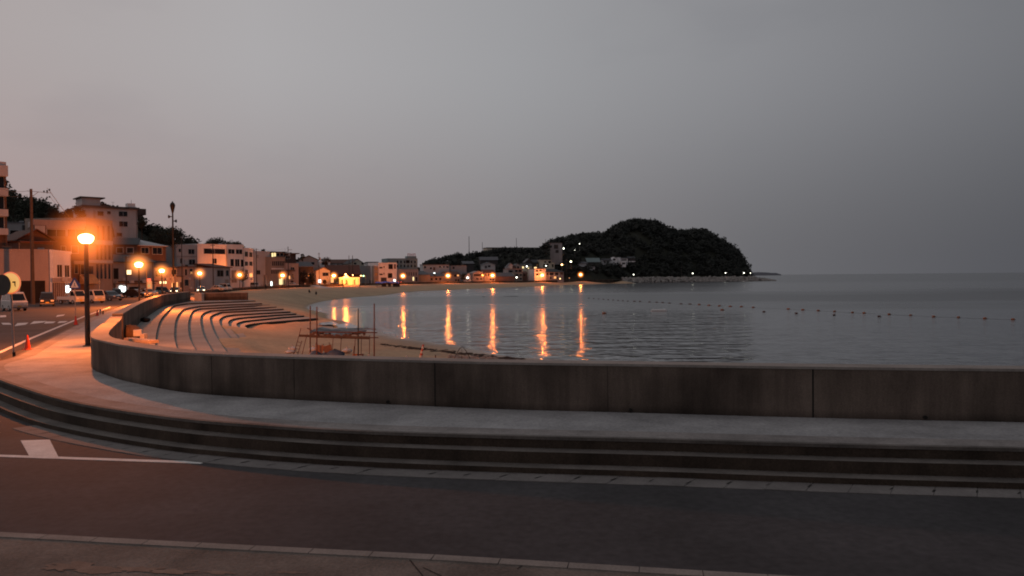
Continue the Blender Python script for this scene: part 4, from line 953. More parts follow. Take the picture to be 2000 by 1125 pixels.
# rise behind the old town on the left
LP = [(-260, 330), (-60, 350), (0, 366), (20, 382), (45, 398), (70, 402), (95, 408), (112, 425), (130, 430), (150, 416), (165, 402), (260, 412), (275, 432), (300, 442), (335, 446), (352, 462), (372, 478), (395, 480), (420, 474), (455, 476), (480, 490), (530, 503), (580, 508), (640, 516), (700, 522), (760, 530), (800, 540)]
hill('old_town_hill', LP, lambda px: 262 if px < 300 else 262 + (px - 300) * .42, lambda px: 165 if px < 230 else (205 + (px - 230) * .62), .3, 3.0, cols=110)
forest('old_town_wood', 'old_town_hill', 'dark trees massed on the rise behind the old town', 300, 2.2, 3.6, m_leaf, .55, 80, 9, tmin=.35,
       keep=lambda px, t: not (150 < px < 290 and t < .8) and px < 480 and px > -120)
forest('town_wood', 'old_town_hill', 'low dusky trees between the roofs behind the middle of the bay', 150, 1.8, 3.0, m_leaf2, .7, 48, 19, tmin=.45, keep=lambda px, t: px >= 480)
di = MB(); prof = [(1455, 536.5), (1468, 532.5), (1480, 531.5), (1497, 532), (1508, 533), (1516, 533), (1526, 536)]
vs = [at(a, b, 5200) for a, b in prof] + [Vector((at(a, b, 5200).x, 5200, ZS - 3)) for a, b in prof] + [Vector((at(a, b, 5200).x, 5500, ZS - 3)) for a, b in prof]
k = len(prof); di.add(vs, [(i, i + 1, k + i + 1, k + i) for i in range(k - 1)] + [(i, i + 1, 2 * k + i + 1, 2 * k + i) for i in range(k - 1)])
tag(di.build('distant_island_hills', surf('haze_tinted_island', (.27, .28, .31), 1, .05, .01)), kind='structure')  # distance haze is painted into this pale base colour

# ------------------------------------------------------------------ single trees one can tell apart
def tree_px(label, x0, y0, x1, y1, Y, mat=None, clumps=14, seed=1, trunk=2.5, name='tree'):
    if Y < 300: Y += dY((x0 + x1) / 2)
    rg = random.Random(seed); a = at(x0, y0, Y); b = at(x1, y1, Y); c = (a + b) / 2; rx = abs(b.x - a.x) / 2; rz = abs(a.z - b.z) / 2
    base = Vector((c.x, Y, c.z - rz - trunk)); root = empty(name, base, 0, label, 'tree')
    H = rz * 2 + trunk; tk = MB(); lean = rg.uniform(-.1, .1) * rx
    tr_ = max(.12, rx * .07); tk.tube([(0, 0, -1), (lean * .4, 0, trunk * .7), (lean, 0, trunk + rz * .7), (lean * 1.2, 0, trunk + rz * 1.3)], [tr_ * 1.3, tr_, tr_ * .6, tr_ * .2], 7)
    cl = []
    for k in range(clumps):
        for _ in range(30):
            q = Vector((rg.uniform(-1, 1), rg.uniform(-1, 1), rg.uniform(-1, 1)))
            if q.length < 1 and q.length > .35: break
        f = .74; cpos = Vector((q.x * rx * f, q.y * rx * f * .9, trunk + rz + q.z * rz * f)); cl.append(cpos)
        tk.tube([(lean * .8, 0, trunk + rz * rg.uniform(.2, .9)), cpos * .55 + Vector((0, 0, (trunk + rz) * .45)), cpos], [tr_ * .45, tr_ * .28, tr_ * .1], 5)
    tk.build('trunk', m_bark, root)
    cm = MB(); size = max(.16, Y / FPX * 1.25); area = rx * rz * 3.14; n = int(min(1500, max(260, area / size ** 2 * 1.9)))
    for cp_ in cl: leaves(cm, cp_, rg.uniform(.30, .46) * min(rx, rz * 1.3), n // clumps, size, rg, shell=.2)
    leaves(cm, (0, 0, trunk + rz), 1, n // 5, size * 1.2, rg, sq=(rx * .62, rx * .6, rz * .62), shell=.1)
    cm.build('crown', mat or m_leaf, root)
    return root
TREES = [
 ('big dark tree rising against the sky beside the frame edge apartment block', 8, 366, 44, 440, 185, None, 20),
 ('dark bushy tree just behind the utility pole with the crossarm', 36, 384, 72, 440, 195, None, 16),
 ('dense dark tree right of the utility pole', 62, 386, 98, 446, 190, None, 18),
 ('smaller brown tree on the slope right of the dense dark tree', 88, 399, 118, 446, 196, m_leaf2, 14),
 ('thin ragged tree left of the white hill apartment house', 124, 404, 148, 440, 214, m_leaf2, 12),
 ('reddish tree touching the left end of the white hill apartment house', 144, 394, 168, 448, 204, m_leaf2, 14),
 ('little tree peeping over the slab roof of the white hill apartment house', 192, 396, 210, 410, 232, m_leaf2, 8),
 ('leaning tree at the right end of the white hill apartment house', 264, 421, 290, 452, 203, None, 12),
 ('broad dark tree on the hillside below the loudspeaker pole', 284, 431, 330, 500, 215, None, 22),
 ('round dark tree behind the loudspeaker pole', 318, 436, 362, 500, 220, None, 20),
 ('low tree tapering down to the narrow white block', 350, 464, 384, 486, 240, None, 12),
 ('domed dark tree showing above the wide white shop block', 396, 462, 446, 490, 262, None, 18),
 ('low end of the dark trees sloping down behind the right end of the white block', 440, 468, 478, 492, 268, None, 14),
 ('bushy street tree in front of the narrow white block', 404, 518, 428, 556, 214, m_leaf2, 14),
 ('street tree glowing orange beside the fifth lamp', 462, 524, 484, 556, 226, m_leaf2, 14),
 ('small roof garden tree above the blank grey block', 509, 485, 519, 496, 275, m_leaf2, 7),
 ('dusky tree between the pink building and the gabled house', 582, 524, 604, 556, 286, m_leaf2, 14),
 ('dark tree in shadow left of the gabled pale house', 602, 530, 618, 556, 294, None, 12),
 ('pointed dark tree on the skyline behind the shadowed roofs', 586, 491, 596, 512, 350, None, 9),
 ('spiky palm like tree on the skyline above the upper white house', 622, 501, 648, 516, 372, m_leaf2, 12),
 ('low round shrub in the garden of the gabled pale house', 628, 545, 640, 556, 297, m_leaf2, 8),
 ('lone flat topped tree standing up from the hillside scrub', 879, 490, 911, 508, 560, m_leaf3, 16),
 ('dark tree before the left end of the long hilltop building', 958, 484, 980, 502, 590, m_leaf3, 12),
 ('round tree against the long hilltop building below the right mast', 996, 483, 1016, 496, 592, m_leaf3, 10),
 ('round dark tree at the right end of the long hilltop building', 1051, 474, 1074, 500, 585, m_leaf3, 14),
 ('garden tree between the boat shed and the tan house', 898, 530, 912, 550, 452, None, 10),
]
for k, (lb, x0, y0, x1, y1, Y, mt_, cl) in enumerate(TREES):
    tree_px(lb, x0, y0, x1, y1, Y, mt_, cl, 40 + k, trunk=2.5 if Y < 300 else 1.8)
# ------------------------------------------------------------------ street lamps
m_pole = surf('lamp_post_paint', (.05, .042, .038), .55, .25, 3, metal=.2)
m_galv = surf('galvanised_steel', (.30, .30, .31), .5, .2, 4, metal=.5)
m_pole_c = surf('concrete_pole', (.075, .062, .058), .9, .2, 2)
m_rust = surf('rusty_pole', (.12, .055, .042), .85, .3, 4)
m_black = surf('black_paint', (.012, .012, .013), .5, .2, 4)
SOD = (1.0, .215, .035)
def lampglass(name, col, k):
    """frosted lamp glass: glows, and lets the lamp inside shine through"""
    mt = bpy.data.materials.new(name); mt.use_nodes = True; nt = mt.node_tree; nt.nodes.clear(); N, L = nt.nodes.new, nt.links.new
    out = N("ShaderNodeOutputMaterial"); ad = N("ShaderNodeAddShader"); tr = N("ShaderNodeBsdfTransparent"); em = N("ShaderNodeEmission")
    tr.inputs[0].default_value = (.9, .88, .85, 1); em.inputs[0].default_value = (*col, 1); em.inputs[1].default_value = k
    L(tr.outputs[0], ad.inputs[0]); L(em.outputs[0], ad.inputs[1]); L(ad.outputs[0], out.inputs[0]); mt.cycles.emission_sampling = 'NONE'; return mt
GCOL = (1, .42, .15)
m_lamp = [lampglass('sodium_lamp_near', GCOL, LAMP_NEAR), lampglass('sodium_lamp', GCOL, LAMP_MID), lampglass('sodium_lamp_far', GCOL, LAMP_FAR)]
def lamp_light(root, loc, power, radius, col=SOD):
    l = bpy.data.lights.new('lamp_light', 'POINT'); l.energy = power; l.color = col; l.shadow_soft_size = radius
    lo = bpy.data.objects.new('lamp_light', l); COL.objects.link(lo); lo.parent = root; lo.location = loc
m_glow = glow_mat('painted_lamp_glow', (1, .19, .028), GLOW_K)
m_glow_far = glow_mat('painted_lamp_glow_far', (1, .27, .05), GLOW_F)
LAMPS = [  # far globes and glow balls are oversized to imitate bloom
 (168, 466, 32.8, 'nearest and tallest looking street lamp with a bright bowl globe at the wall end', .31, 2.0, 0, None),
 (271, 517, 84.5, 'second street lamp rising from behind the curving sea wall', .42, 1.9, 1, None),
 (316, 529, 128, 'third street lamp in front of the row of small lit windows', .42, 1.9, 1, None),
 (390, 534, 182, 'fourth street lamp before the wide white shop block', .46, 2.1, 1, None),
 (468, 537, 236, 'fifth street lamp at the right end of the white shop block', .5, 2.3, 1, None),
 (552, 538, 286, 'sixth street lamp by the building with the glowing top floor', .62, 2.5, 2, None),
 (652, 538.5, 333, 'seventh street lamp between the gabled house and the glowing pavilion', .7, 2.6, 2, None),
 (787, 539, 400, 'eighth street lamp in front of the pinkish building below the teal hotel', .75, 2.8, 2, None),
 (875, 538.5, 440, 'ninth street lamp in front of the tan two storey house', .8, 3.0, 2, None),
 (962, 538, 462, 'tenth street lamp beside the pink house with the rounded porch', .8, 3.0, 2, None),
 (1059, 537.5, 496, 'eleventh street lamp between the three storey house and the long inn', .85, 3.1, 2, None),
 (1134, 536.5, 536, 'last orange street lamp standing alone below the headland wood', .85, 3.1, 2, None),
]
def street_lamp(px, py, Y, label, R, HR, mi, z0):
    c = at(px, py, Y); zb = ZW if Y < 100 else .34
    if Y > 100: zb = .34
    root = empty('street_lamp', (c.x, c.y, zb), 0, label, 'street lamp', 'orange street lamps along the promenade')
    h = c.z - zb
    p = MB(); r0 = .105 if Y < 40 else .11
    p.lathe([(r0 * 1.0, 0), (r0, .02), (r0 * .96, h * .3), (r0 * .8, h - R * .95), (r0 * 1.0, h - R * .9), (r0 * .6, h - R * .6)], n=14); p.build('pole', m_pole, root, smooth=False)
    if Y < 40: MB().lathe([(.2, 0), (.2, .03), (.14, .05)], n=16).build('base_plate', m_pole, root)
    # wide bowl: flat underside, sides opening upwards, low dome on top
    g = MB(); g.lathe([(R * .10, h - R * .68), (R * .52, h - R * .66), (R * .80, h - R * .42), (R * .95, h - R * .08), (R, h + R * .16), (R * .9, h + R * .36), (R * .62, h + R * .55), (R * .25, h + R * .66), (.02, h + R * .68)], n=20)
    g.build('globe', m_lamp[mi], root, smooth=True)
    lamp_light(root, (0, 0, h + R * .1), LAMP_W[3 if (mi == 1 and Y > 150) else (4 if 80 < Y < 90 else mi)], R * (.34 if Y < 100 else .6))
    if Y < 130: MB().lathe([(R * .3, h - R * .74), (R * .34, h - R * .69), (.03, h - R * .685)], n=14).build('collar', m_pole, root)
    hz = MB(); hz.ball((0, 0, 0), 1, 16); ho = hz.build('painted_glow', m_glow if mi < 1 else m_glow_far, root, smooth=True); ho.location = (0, 0, h); ho.scale = (HR, HR, HR)  # self-glowing ball painted in round the globe as bloom
for L_ in LAMPS: street_lamp(*L_)

# small white lamps on the breakwater road and up the slope
m_wl = emis('white_lamp', (1, 1, .82), 7); m_yl = emis('yellow_green_lamp', (1, .98, .62), 8); m_ol = emis('amber_lamp', (1, .55, .2), 9)
SMALL = [
 (1237.5, 536.3, 606, 'white lamp at the landward end of the rock breakwater', m_wl, .62, 'w'), (1353, 534, 640, 'white lamp on the breakwater road below the middle of the headland', m_wl, .72, 'w'),
 (1417, 533, 658, 'white lamp on the breakwater road left of the last two', m_wl, .68, 'w'), (1453, 533, 668, 'white lamp at the foot of the headland next to the last mast', m_wl, .72, 'w'), (1466, 533.2, 672, 'outermost white lamp beyond the headland beside two thin masts', m_wl, .6, 'w'),
 (1101, 485.3, 580, 'white lamp high on the hill right of the tall grey hillside house', m_wl, .85, 'h'), (1132, 476.3, 590, 'tiny white lamp highest on the dark hill', m_wl, .45, 'h'), (1122.5, 488.3, 584, 'faint tiny lamp on the dark hill below the highest one', m_wl, .28, 'h'),
 (1115, 511, 545, 'yellowish lamp beside the utility pole under the dark hill', m_yl, .95, 'h'), (1097.5, 517, 530, 'amber lamp right of the cream modern house', m_ol, 1.0, 'h'),
 (1029, 520.3, 508, 'white lamp in front of the low yellowish house', m_wl, .72, 'h'), (1066.5, 519, 522, 'white lamp under the cream modern house', m_wl, .6, 'h'), (1009, 541.8, 466, 'white lamp on the peach house front', m_wl, .72, 'h'),
 (913.5, 542.5, 444.5, 'bright white lamp by the small boat shed', m_wl, .9, 'h'), (1094, 544.2, 500, 'small orange lamp at the foot of the long inn', m_ol, .5, 'h'), (1112, 543, 520, 'dim orange lamp right of the long inn', emis('dim_amber', (1, .4, .15), 1.2), .5, 'h'),
 (675, 535.8, 345, 'orange lamp over the gable of the glowing pavilion', m_lamp[2], .55, 'h'), (689, 537.3, 346.5, 'smaller orange lamp over the right of the glowing pavilion', m_ol, .4, 'h'), (705, 538.4, 355, 'orange lamp just left of the green traffic light', m_ol, .42, 'h'),
]
for px, py, Y, lb, mt_, r, kd in SMALL:
    c = at(px, py, Y); r *= .62
    zb = {'w': 1.3, 'h': max(.34, c.z - 4.5)}[kd]; zb = min(zb, c.z - 1.0)
    root = empty('lamp', (c.x, c.y, zb), 0, lb, 'lamp', 'white lamps along the breakwater road' if kd == 'w' else None)
    h = c.z - zb
    MB().tube([(0, 0, -.8), (0, 0, h - r * .8)], [.09, .06], 7).build('pole', m_galv, root)
    MB().ball((0, 0, h), r, 12, (1, 1, .85)).build('globe', mt_, root, smooth=True)
    if mt_ is m_lamp[2]: lamp_light(root, (0, 0, h), 7000, .8)

# ------------------------------------------------------------------ utility poles, masts, wires
def upole(px, ytop, Y, label, z0=.34, r=.16, arms=(), xf=False, name='utility_pole', mat=m_pole_c, cat='utility pole', rz=0):
    c = at(px, ytop, Y); root = empty(name, (c.x, c.y, z0), rz, label, cat); h = c.z - z0
    MB().tube([(0, 0, -.6), (0, 0, h)], [r, r * .62], 9).build('pole', mat, root)
    for (dz, x0, x1) in arms:
        a = MB(); a.box(x0, x1, -.05, .05, h - dz - .05, h - dz + .05)
        ao = a.build('crossarm', m_galv, root)
        for k in range(3):
            x = x0 + (x1 - x0) * (k + .3) / 3
            MB().lathe([(.03, h - dz + .05), (.07, h - dz + .1), (.05, h - dz + .16), (.08, h - dz + .22), (.03, h - dz + .3)], (x, 0, 0), 8).build('insulator', surf('porcelain', (.3, .29, .28), .4, .1, 3), ao)
    if xf: MB().lathe([(.28, h - 3.2), (.30, h - 3.1), (.30, h - 2.2), (.24, h - 2.1), (.05, h - 2.05)], (.42, 0, 0), 12).build('transformer', m_galv, root)
    return root, h
P1, h1 = upole(60.5, 369, 98, 'tall concrete utility pole in front of the windowless wing with a side crossarm', r=.25)
a = MB(); a.tube([(-.5, 0, h1 - .25), (2.6, -.1, h1 - .55)], .035, 6); a.tube([(.05, 0, h1 - 1.0), (.95, 0, h1 - .4)], .028, 6); ao = a.build('crossarm', m_galv, P1)
for x, dz, s in ((1.65, -.2, .55), (2.05, -.28, .85), (2.05, -.85, .3), (2.35, .05, .5), (2.35, -.85, .45)):
    MB().lathe([(.04, h1 - .3 + dz), (.11, h1 - .25 + dz), (.07, h1 - .2 + dz + .1 * s), (.12, h1 - .3 + dz + .35 * s), (.05, h1 - .3 + dz + .5 * s)], (x, 0, 0), 8).build('insulator', m_black, ao)
upole(246, 500, 148, 'thin utility pole behind the glowing oval shop signs', r=.14, arms=[(.4, -.5, .5)], name='utility_pole')
upole(354.5, 462, 176, 'utility pole with a pale round dish near its top left of the white shop block', r=.13)[0]
dsh = at(353, 465, 175.6)
upole(415.5, 476, 208, 'utility pole standing in front of the wide white shop block', r=.15, arms=[(.5, -.6, .6), (1.6, -.5, .5)])
upole(500.5, 485, 254, 'utility pole in front of the blank grey block', r=.17, arms=[(.4, -.8, .8)], xf=True)
upole(562.5, 481.5, 268, 'utility pole with a bent arm above the narrow pink building', r=.17, arms=[(1.2, 0, 1.4)], xf=True)
upole(623, 493.5, 340, 'utility pole with a blob of fittings on the skyline right of the shadowed roofs', r=.17, arms=[(.6, -.6, .6), (2.2, -.5, .5)], xf=True)
upole(681.5, 499, 380, 'left one of two short poles above the cream gabled house', z0=3, r=.2)
upole(688.5, 499, 380, 'right one of two short poles above the cream gabled house', z0=3, r=.24)
upole(1107, 506, 515, 'tall thin utility pole beside the long inn', r=.15, arms=[(.6, -.5, .5)])
upole(916, 461.5, 570, 'tallest thin mast on the skyline above the hillside scrub', z0=8, r=.3, name='mast', cat='mast', mat=m_black)
upole(942, 473, 575, 'shorter thin mast left of the long hilltop building', z0=8, r=.24, name='mast', cat='mast', mat=m_black)
upole(1008.5, 465, 620, 'thin mast rising behind the middle of the long hilltop building', z0=16, r=.24, name='mast', cat='mast', mat=m_black)
upole(1065.5, 467, 600, 'short thin mast left of the grey hillside house', z0=16, r=.2, name='mast', cat='mast', mat=m_black)
upole(1462.5, 516, 668, 'left one of two thin masts at the tip of the headland', z0=.5, r=.26, name='mast', cat='mast', mat=m_black)
upole(1466.8, 514.5, 671, 'right one of two thin masts at the tip of the headland', z0=.5, r=.26, name='mast', cat='mast', mat=m_black)
upole(1331, 514, 640, 'faint thin mast in front of the middle of the headland', z0=.5, r=.2, name='mast', cat='mast', mat=m_pole_c)
upole(193.8, 546, 108, 'thin pale post beside the parked white truck', r=.07, mat=m_galv, name='post', cat='post')
upole(286, 526, 132, 'thin dim post between the second and third street lamps', r=.1, mat=m_pole_c, name='post', cat='post')
# loudspeaker pole
sp_, hs = upole(337, 404, 138, 'tall dark pole with loudspeaker horns and a bulb shaped top', r=.2, mat=m_black, name='loudspeaker_pole', cat='loudspeaker pole')
MB().lathe([(.08, hs - 1.3), (.2, hs - .9), (.38, hs - .1), (.46, hs + .25), (.36, hs + .6), (.12, hs + .85), (.03, hs + 1.05)], n=14).build('siren', m_black, sp_, smooth=True)
for sx, dz in ((-.72, 1.75), (.62, 2.55)):
    hn = MB(); hn.tube([(sx * .1, 0, hs - dz), (sx * .55, 0, hs - dz), (sx * .95, 0, hs - dz), (sx * 1.02, 0, hs - dz)], [.06, .09, .3, .31], 12); hn.build('horn', m_black, sp_)
b = MB(); b.box(-.28, .28, -.4, -.15, 2.4, 3.6); b.build('control_box', m_galv, sp_)
def wire(p, q, sag, label, r=.018):
    p, q = Vector(p), Vector(q); pts_ = [p.lerp(q, k / 14) - Vector((0, 0, sag * 4 * (k / 14) * (1 - k / 14))) for k in range(15)]
    o = MB().tube(pts_, r, 4).build('overhead_wire', m_black); tag(o, label, 'wire', 'overhead wires on the utility poles')
w0 = Vector(P1.location)
for k, (dx, dz) in enumerate(((2.05, .1), (2.35, -.2), (2.35, -.9))):
    q = at(246, 501 + 1.5 * k, 148)
    wire(w0 + Vector((dx, 0, h1 + dz)), q, 2.2, ['upper of the faint wires running right from the tall utility pole', 'middle of the faint wires running right from the tall utility pole', 'lowest of the faint wires running right from the tall utility pole'][k])
for k, lb in enumerate(('upper faint wire leaving the tall utility pole towards the left frame edge', 'lower faint wire leaving the tall utility pole towards the left frame edge')):
    wire(w0 + Vector((-.4, 0, h1 - .25 - .5 * k)), at(-40, 352 + 16 * k, 84), .5, lb)
wire(at(246, 502, 148), at(354.5, 468, 176), 1.4, 'faint wire sagging between the oval sign pole and the dish topped pole')
wire(at(500.5, 487, 254), at(562.5, 484, 268), .6, 'faint wire between the two poles with fittings right of the white block')
wire(at(415.5, 478, 208), at(500.5, 487, 254), .8, 'faint wire across the front of the white shop block')

# ------------------------------------------------------------------ near road signs, cones
m_signw = surf('sign_white', (.8, .78, .74), .45, .06, 2); m_signglow = emis('sign_face_painted_glow', (1, .5, .11), .75); m_signr = surf('sign_red_rim', (.55, .09, .05), .5, .1, 2); m_signb = surf('sign_blue', (.05, .09, .28), .5, .1, 2); m_signback = surf('sign_back', (.06, .055, .05), .6, .2, 2)  # sign face emits in place of light from an unseen lamp
g0 = G(27.5, 696, ZW); rs_ = empty('road_sign', g0, 0, 'round white road sign on a leaning grey post, overlapped by a dark round sign back', 'road sign')
t0 = at(21, 560, g0.y) - g0
po = MB(); po.tube([(0, 0, -.1), (t0.x * .5, 0, t0.z * .5), (t0.x, 0, t0.z + .1)], [.034, .034, .034], 10); po.build('pole', m_galv, rs_)
MB().tube([(-.0, 0, -.05), (0, 0, .16)], .05, 10).build('sleeve', m_black, rs_)
def disc(mb, c, nrm, r, th, n=28):
    nrm = Vector(nrm).normalized(); mb.tube([Vector(c) - nrm * th / 2, Vector(c) + nrm * th / 2], r, n)
dc = at(20.5, 552.5, g0.y - .06) - g0; nrm = Vector((-.08, -1, 0)).normalized()
df = MB(); disc(df, dc, nrm, .41, .012); dfo = df.build('sign_face', m_signglow, rs_)
rg_ = MB(); fr = Vector((-nrm.y, nrm.x, 0)); upv = Vector((0, 0, 1)); k = 40
vs = []; fs = []
for i in range(k):
    a = 2 * PI * i / k; e = fr * math.cos(a) + upv * math.sin(a)
    vs += [dc + nrm * .009 + e * .365, dc + nrm * .009 + e * .415]
for i in range(k): j = (i + 1) % k; fs.append((2 * i, 2 * i + 1, 2 * j + 1, 2 * j))
rg_.add(vs, fs); rg_.build('rim', emis('sign_rim_painted_glow', (1, .16, .03), .75), dfo)  # rim glow is painted in by emission, like the face
mk_ = MB()
def lq(x0, x1, z0, z1):
    P = [dc + nrm * .0095 + fr * (x * .8 + .16) + upv * z for x, z in ((x0, z0), (x1, z0), (x1, z1), (x0, z1))]; mk_.add(P, [(0, 1, 2, 3)])
lq(-.10, .06, .0, .055); lq(-.0, .055, -.11, .0); lq(.03, .06, -.15, -.11); mk_.build('symbol', m_black, dfo)
d2_ = at(4.5, 556.5, g0.y - .22) - g0; n2 = Vector((-.25, -.97, 0)); db = MB(); disc(db, d2_, n2, .385, .02); dbo = db.build('sign_back', m_signback, rs_)
MB().cbox((d2_ + t0) / 2 + Vector((0, .05, 0)), (abs(t0.x - d2_.x) * 1.0, .03, .04)).build('bracket', m_galv, rs_)
# pedestrian crossing sign
g0 = G(148, 634, ZW); cs = empty('crossing_sign', g0, 0, 'blue pentagon pedestrian crossing sign on a thin pale pole by the second cone', 'road sign'); tz = at(147, 554, g0.y).z - g0.z
MB().tube([(0, 0, -.1), (-.03, 0, tz + .2)], .028, 8).build('pole', m_galv, cs)
pf = MB(); s = .36; pf.prism([(-s, tz - .32), (s, tz - .32), (s * .98, tz - .05), (0, tz + .40), (-s * .98, tz - .05)], 'y', -.06, -.045); pfo = pf.build('sign_face', m_signb, cs)
tr_ = MB(); tr_.prism([(-.25, tz - .25), (.25, tz - .25), (0, tz + .24)], 'y', -.064, -.0605); tr_.build('triangle', m_signw, pfo)
pf = MB(); pf.prism([(-.05, tz - .2), (-.02, tz - .2), (.03, tz - .02), (.03, tz + .04), (-.02, tz + .04), (-.01, tz - .05)], 'y', -.067, -.0645); pf.prism([(.05, tz - .2), (.09, tz - .2), (.04, tz - .06), (.03, tz - .08)], 'y', -.067, -.0645); pf.build('walking_figure', m_black, pfo)
m_cone = surf('orange_cone', (.75, .09, .035), .5, .12, 3); m_cone2 = surf('faded_red_cone', (.42, .045, .04), .55, .15, 3); m_crub = surf('black_rubber', (.02, .02, .02), .8, .1, 3)
def cone(px, py, hpx, label, mat, z=ZW):
    g = G(px, py, z); h = hpx * g.y / FPX; root = empty('traffic_cone', g, .4, label, 'traffic cone', 'traffic cones along the promenade edge')
    s = h / .7
    MB().box(-.19 * s, .19 * s, -.19 * s, .19 * s, 0, .03 * s).build('base', m_crub if mat is m_cone2 else mat, root)
    MB().lathe([(.15 * s, .03 * s), (.135 * s, .05 * s), (.03 * s, .68 * s), (.022 * s, .70 * s)], n=16).build('body', mat, root)
cone(54, 683, 29, 'nearest bright orange traffic cone beside the round road sign', m_cone)
cone(148, 635, 18.5, 'red traffic cone at the foot of the crossing sign', m_cone2)
cone(190, 617, 13, 'small far red traffic cone just right of the big lamp pole', m_cone2)
g = G(196, 614, ZW); bl = empty('bollard', g, 0, 'short dark and pale bollard beside the far red cone', 'bollard')
MB().tube([(0, 0, 0), (0, 0, .42)], .07, 10).build('post', m_galv, bl); MB().tube([(.22, 0, 0), (.22, 0, .36)], .05, 8).build('stub', m_black, bl)

# ------------------------------------------------------------------ vehicles
m_tyre = surf('tyre', (.015, .015, .015), .85, .1, 3); m_rim = surf('wheel_rim', (.35, .35, .36), .4, .1, 3, metal=.6); m_cglass = glassy('car_glass', (.01, .011, .013), .04)
m_plate_y = surf('yellow_plate', (.55, .38, .06), .5, .05, 3); m_plate_w = surf('white_plate', (.6, .6, .58), .5, .05, 3)
m_head = surf('headlight_lens', (.75, .74, .7), .12, .03, 3, spec=.8); m_tail = surf('tail_lens', (.3, .02, .02), .3, .05, 3); m_tail_on = emis('tail_light_lit', (1, .06, .03), 5); m_head_on = emis('head_light_lit', (1, .72, .42), 7)
def paint(name, c):
    if name in MATS: return MATS[name]
    mt = surf(name, c, .32, .06, 1.5, spec=.5); b = [x for x in mt.node_tree.nodes if x.type == 'BSDF_PRINCIPLED'][0]; b.inputs['Coat Weight'].default_value = .5; return mt
PW, PB, PD, PS, PBL = paint('white_car_paint', (.5, .49, .48)), paint('black_car_paint', (.015, .014, .015)), paint('dark_blue_paint', (.03, .035, .06)), paint('silver_paint', (.36, .36, .37)), paint('grey_car_paint', (.16, .16, .17))
PROF = {   # body silhouette, greenhouse (front windscreen x, roof front, roof back, rear), lengths in metres, front is +x
 'van': dict(L=3.4, W=1.48, H=1.88, low=[(-1.68, .28), (1.66, .28), (1.70, .62), (1.66, .88), (1.46, 1.0), (-1.69, 1.0)], cab=[(-1.66, 1.0), (1.44, 1.0), (1.02, 1.80), (.85, 1.87), (-1.50, 1.88), (-1.60, 1.78)]),
 'car': dict(L=4.2, W=1.7, H=1.45, low=[(-2.05, .28), (2.06, .28), (2.1, .55), (2.0, .74), (1.0, .90), (-1.75, .94), (-2.08, .86)], cab=[(-1.72, .93), (1.0, .90), (.35, 1.38), (.1, 1.45), (-.85, 1.45), (-1.25, 1.36)]),
 'box': dict(L=3.4, W=1.48, H=1.66, low=[(-1.68, .26), (1.66, .26), (1.70, .6), (1.55, .85), (.95, .93), (-1.69, .93)], cab=[(-1.66, .93), (.95, .93), (.45, 1.58), (.25, 1.66), (-1.45, 1.66), (-1.6, 1.5)]),
}
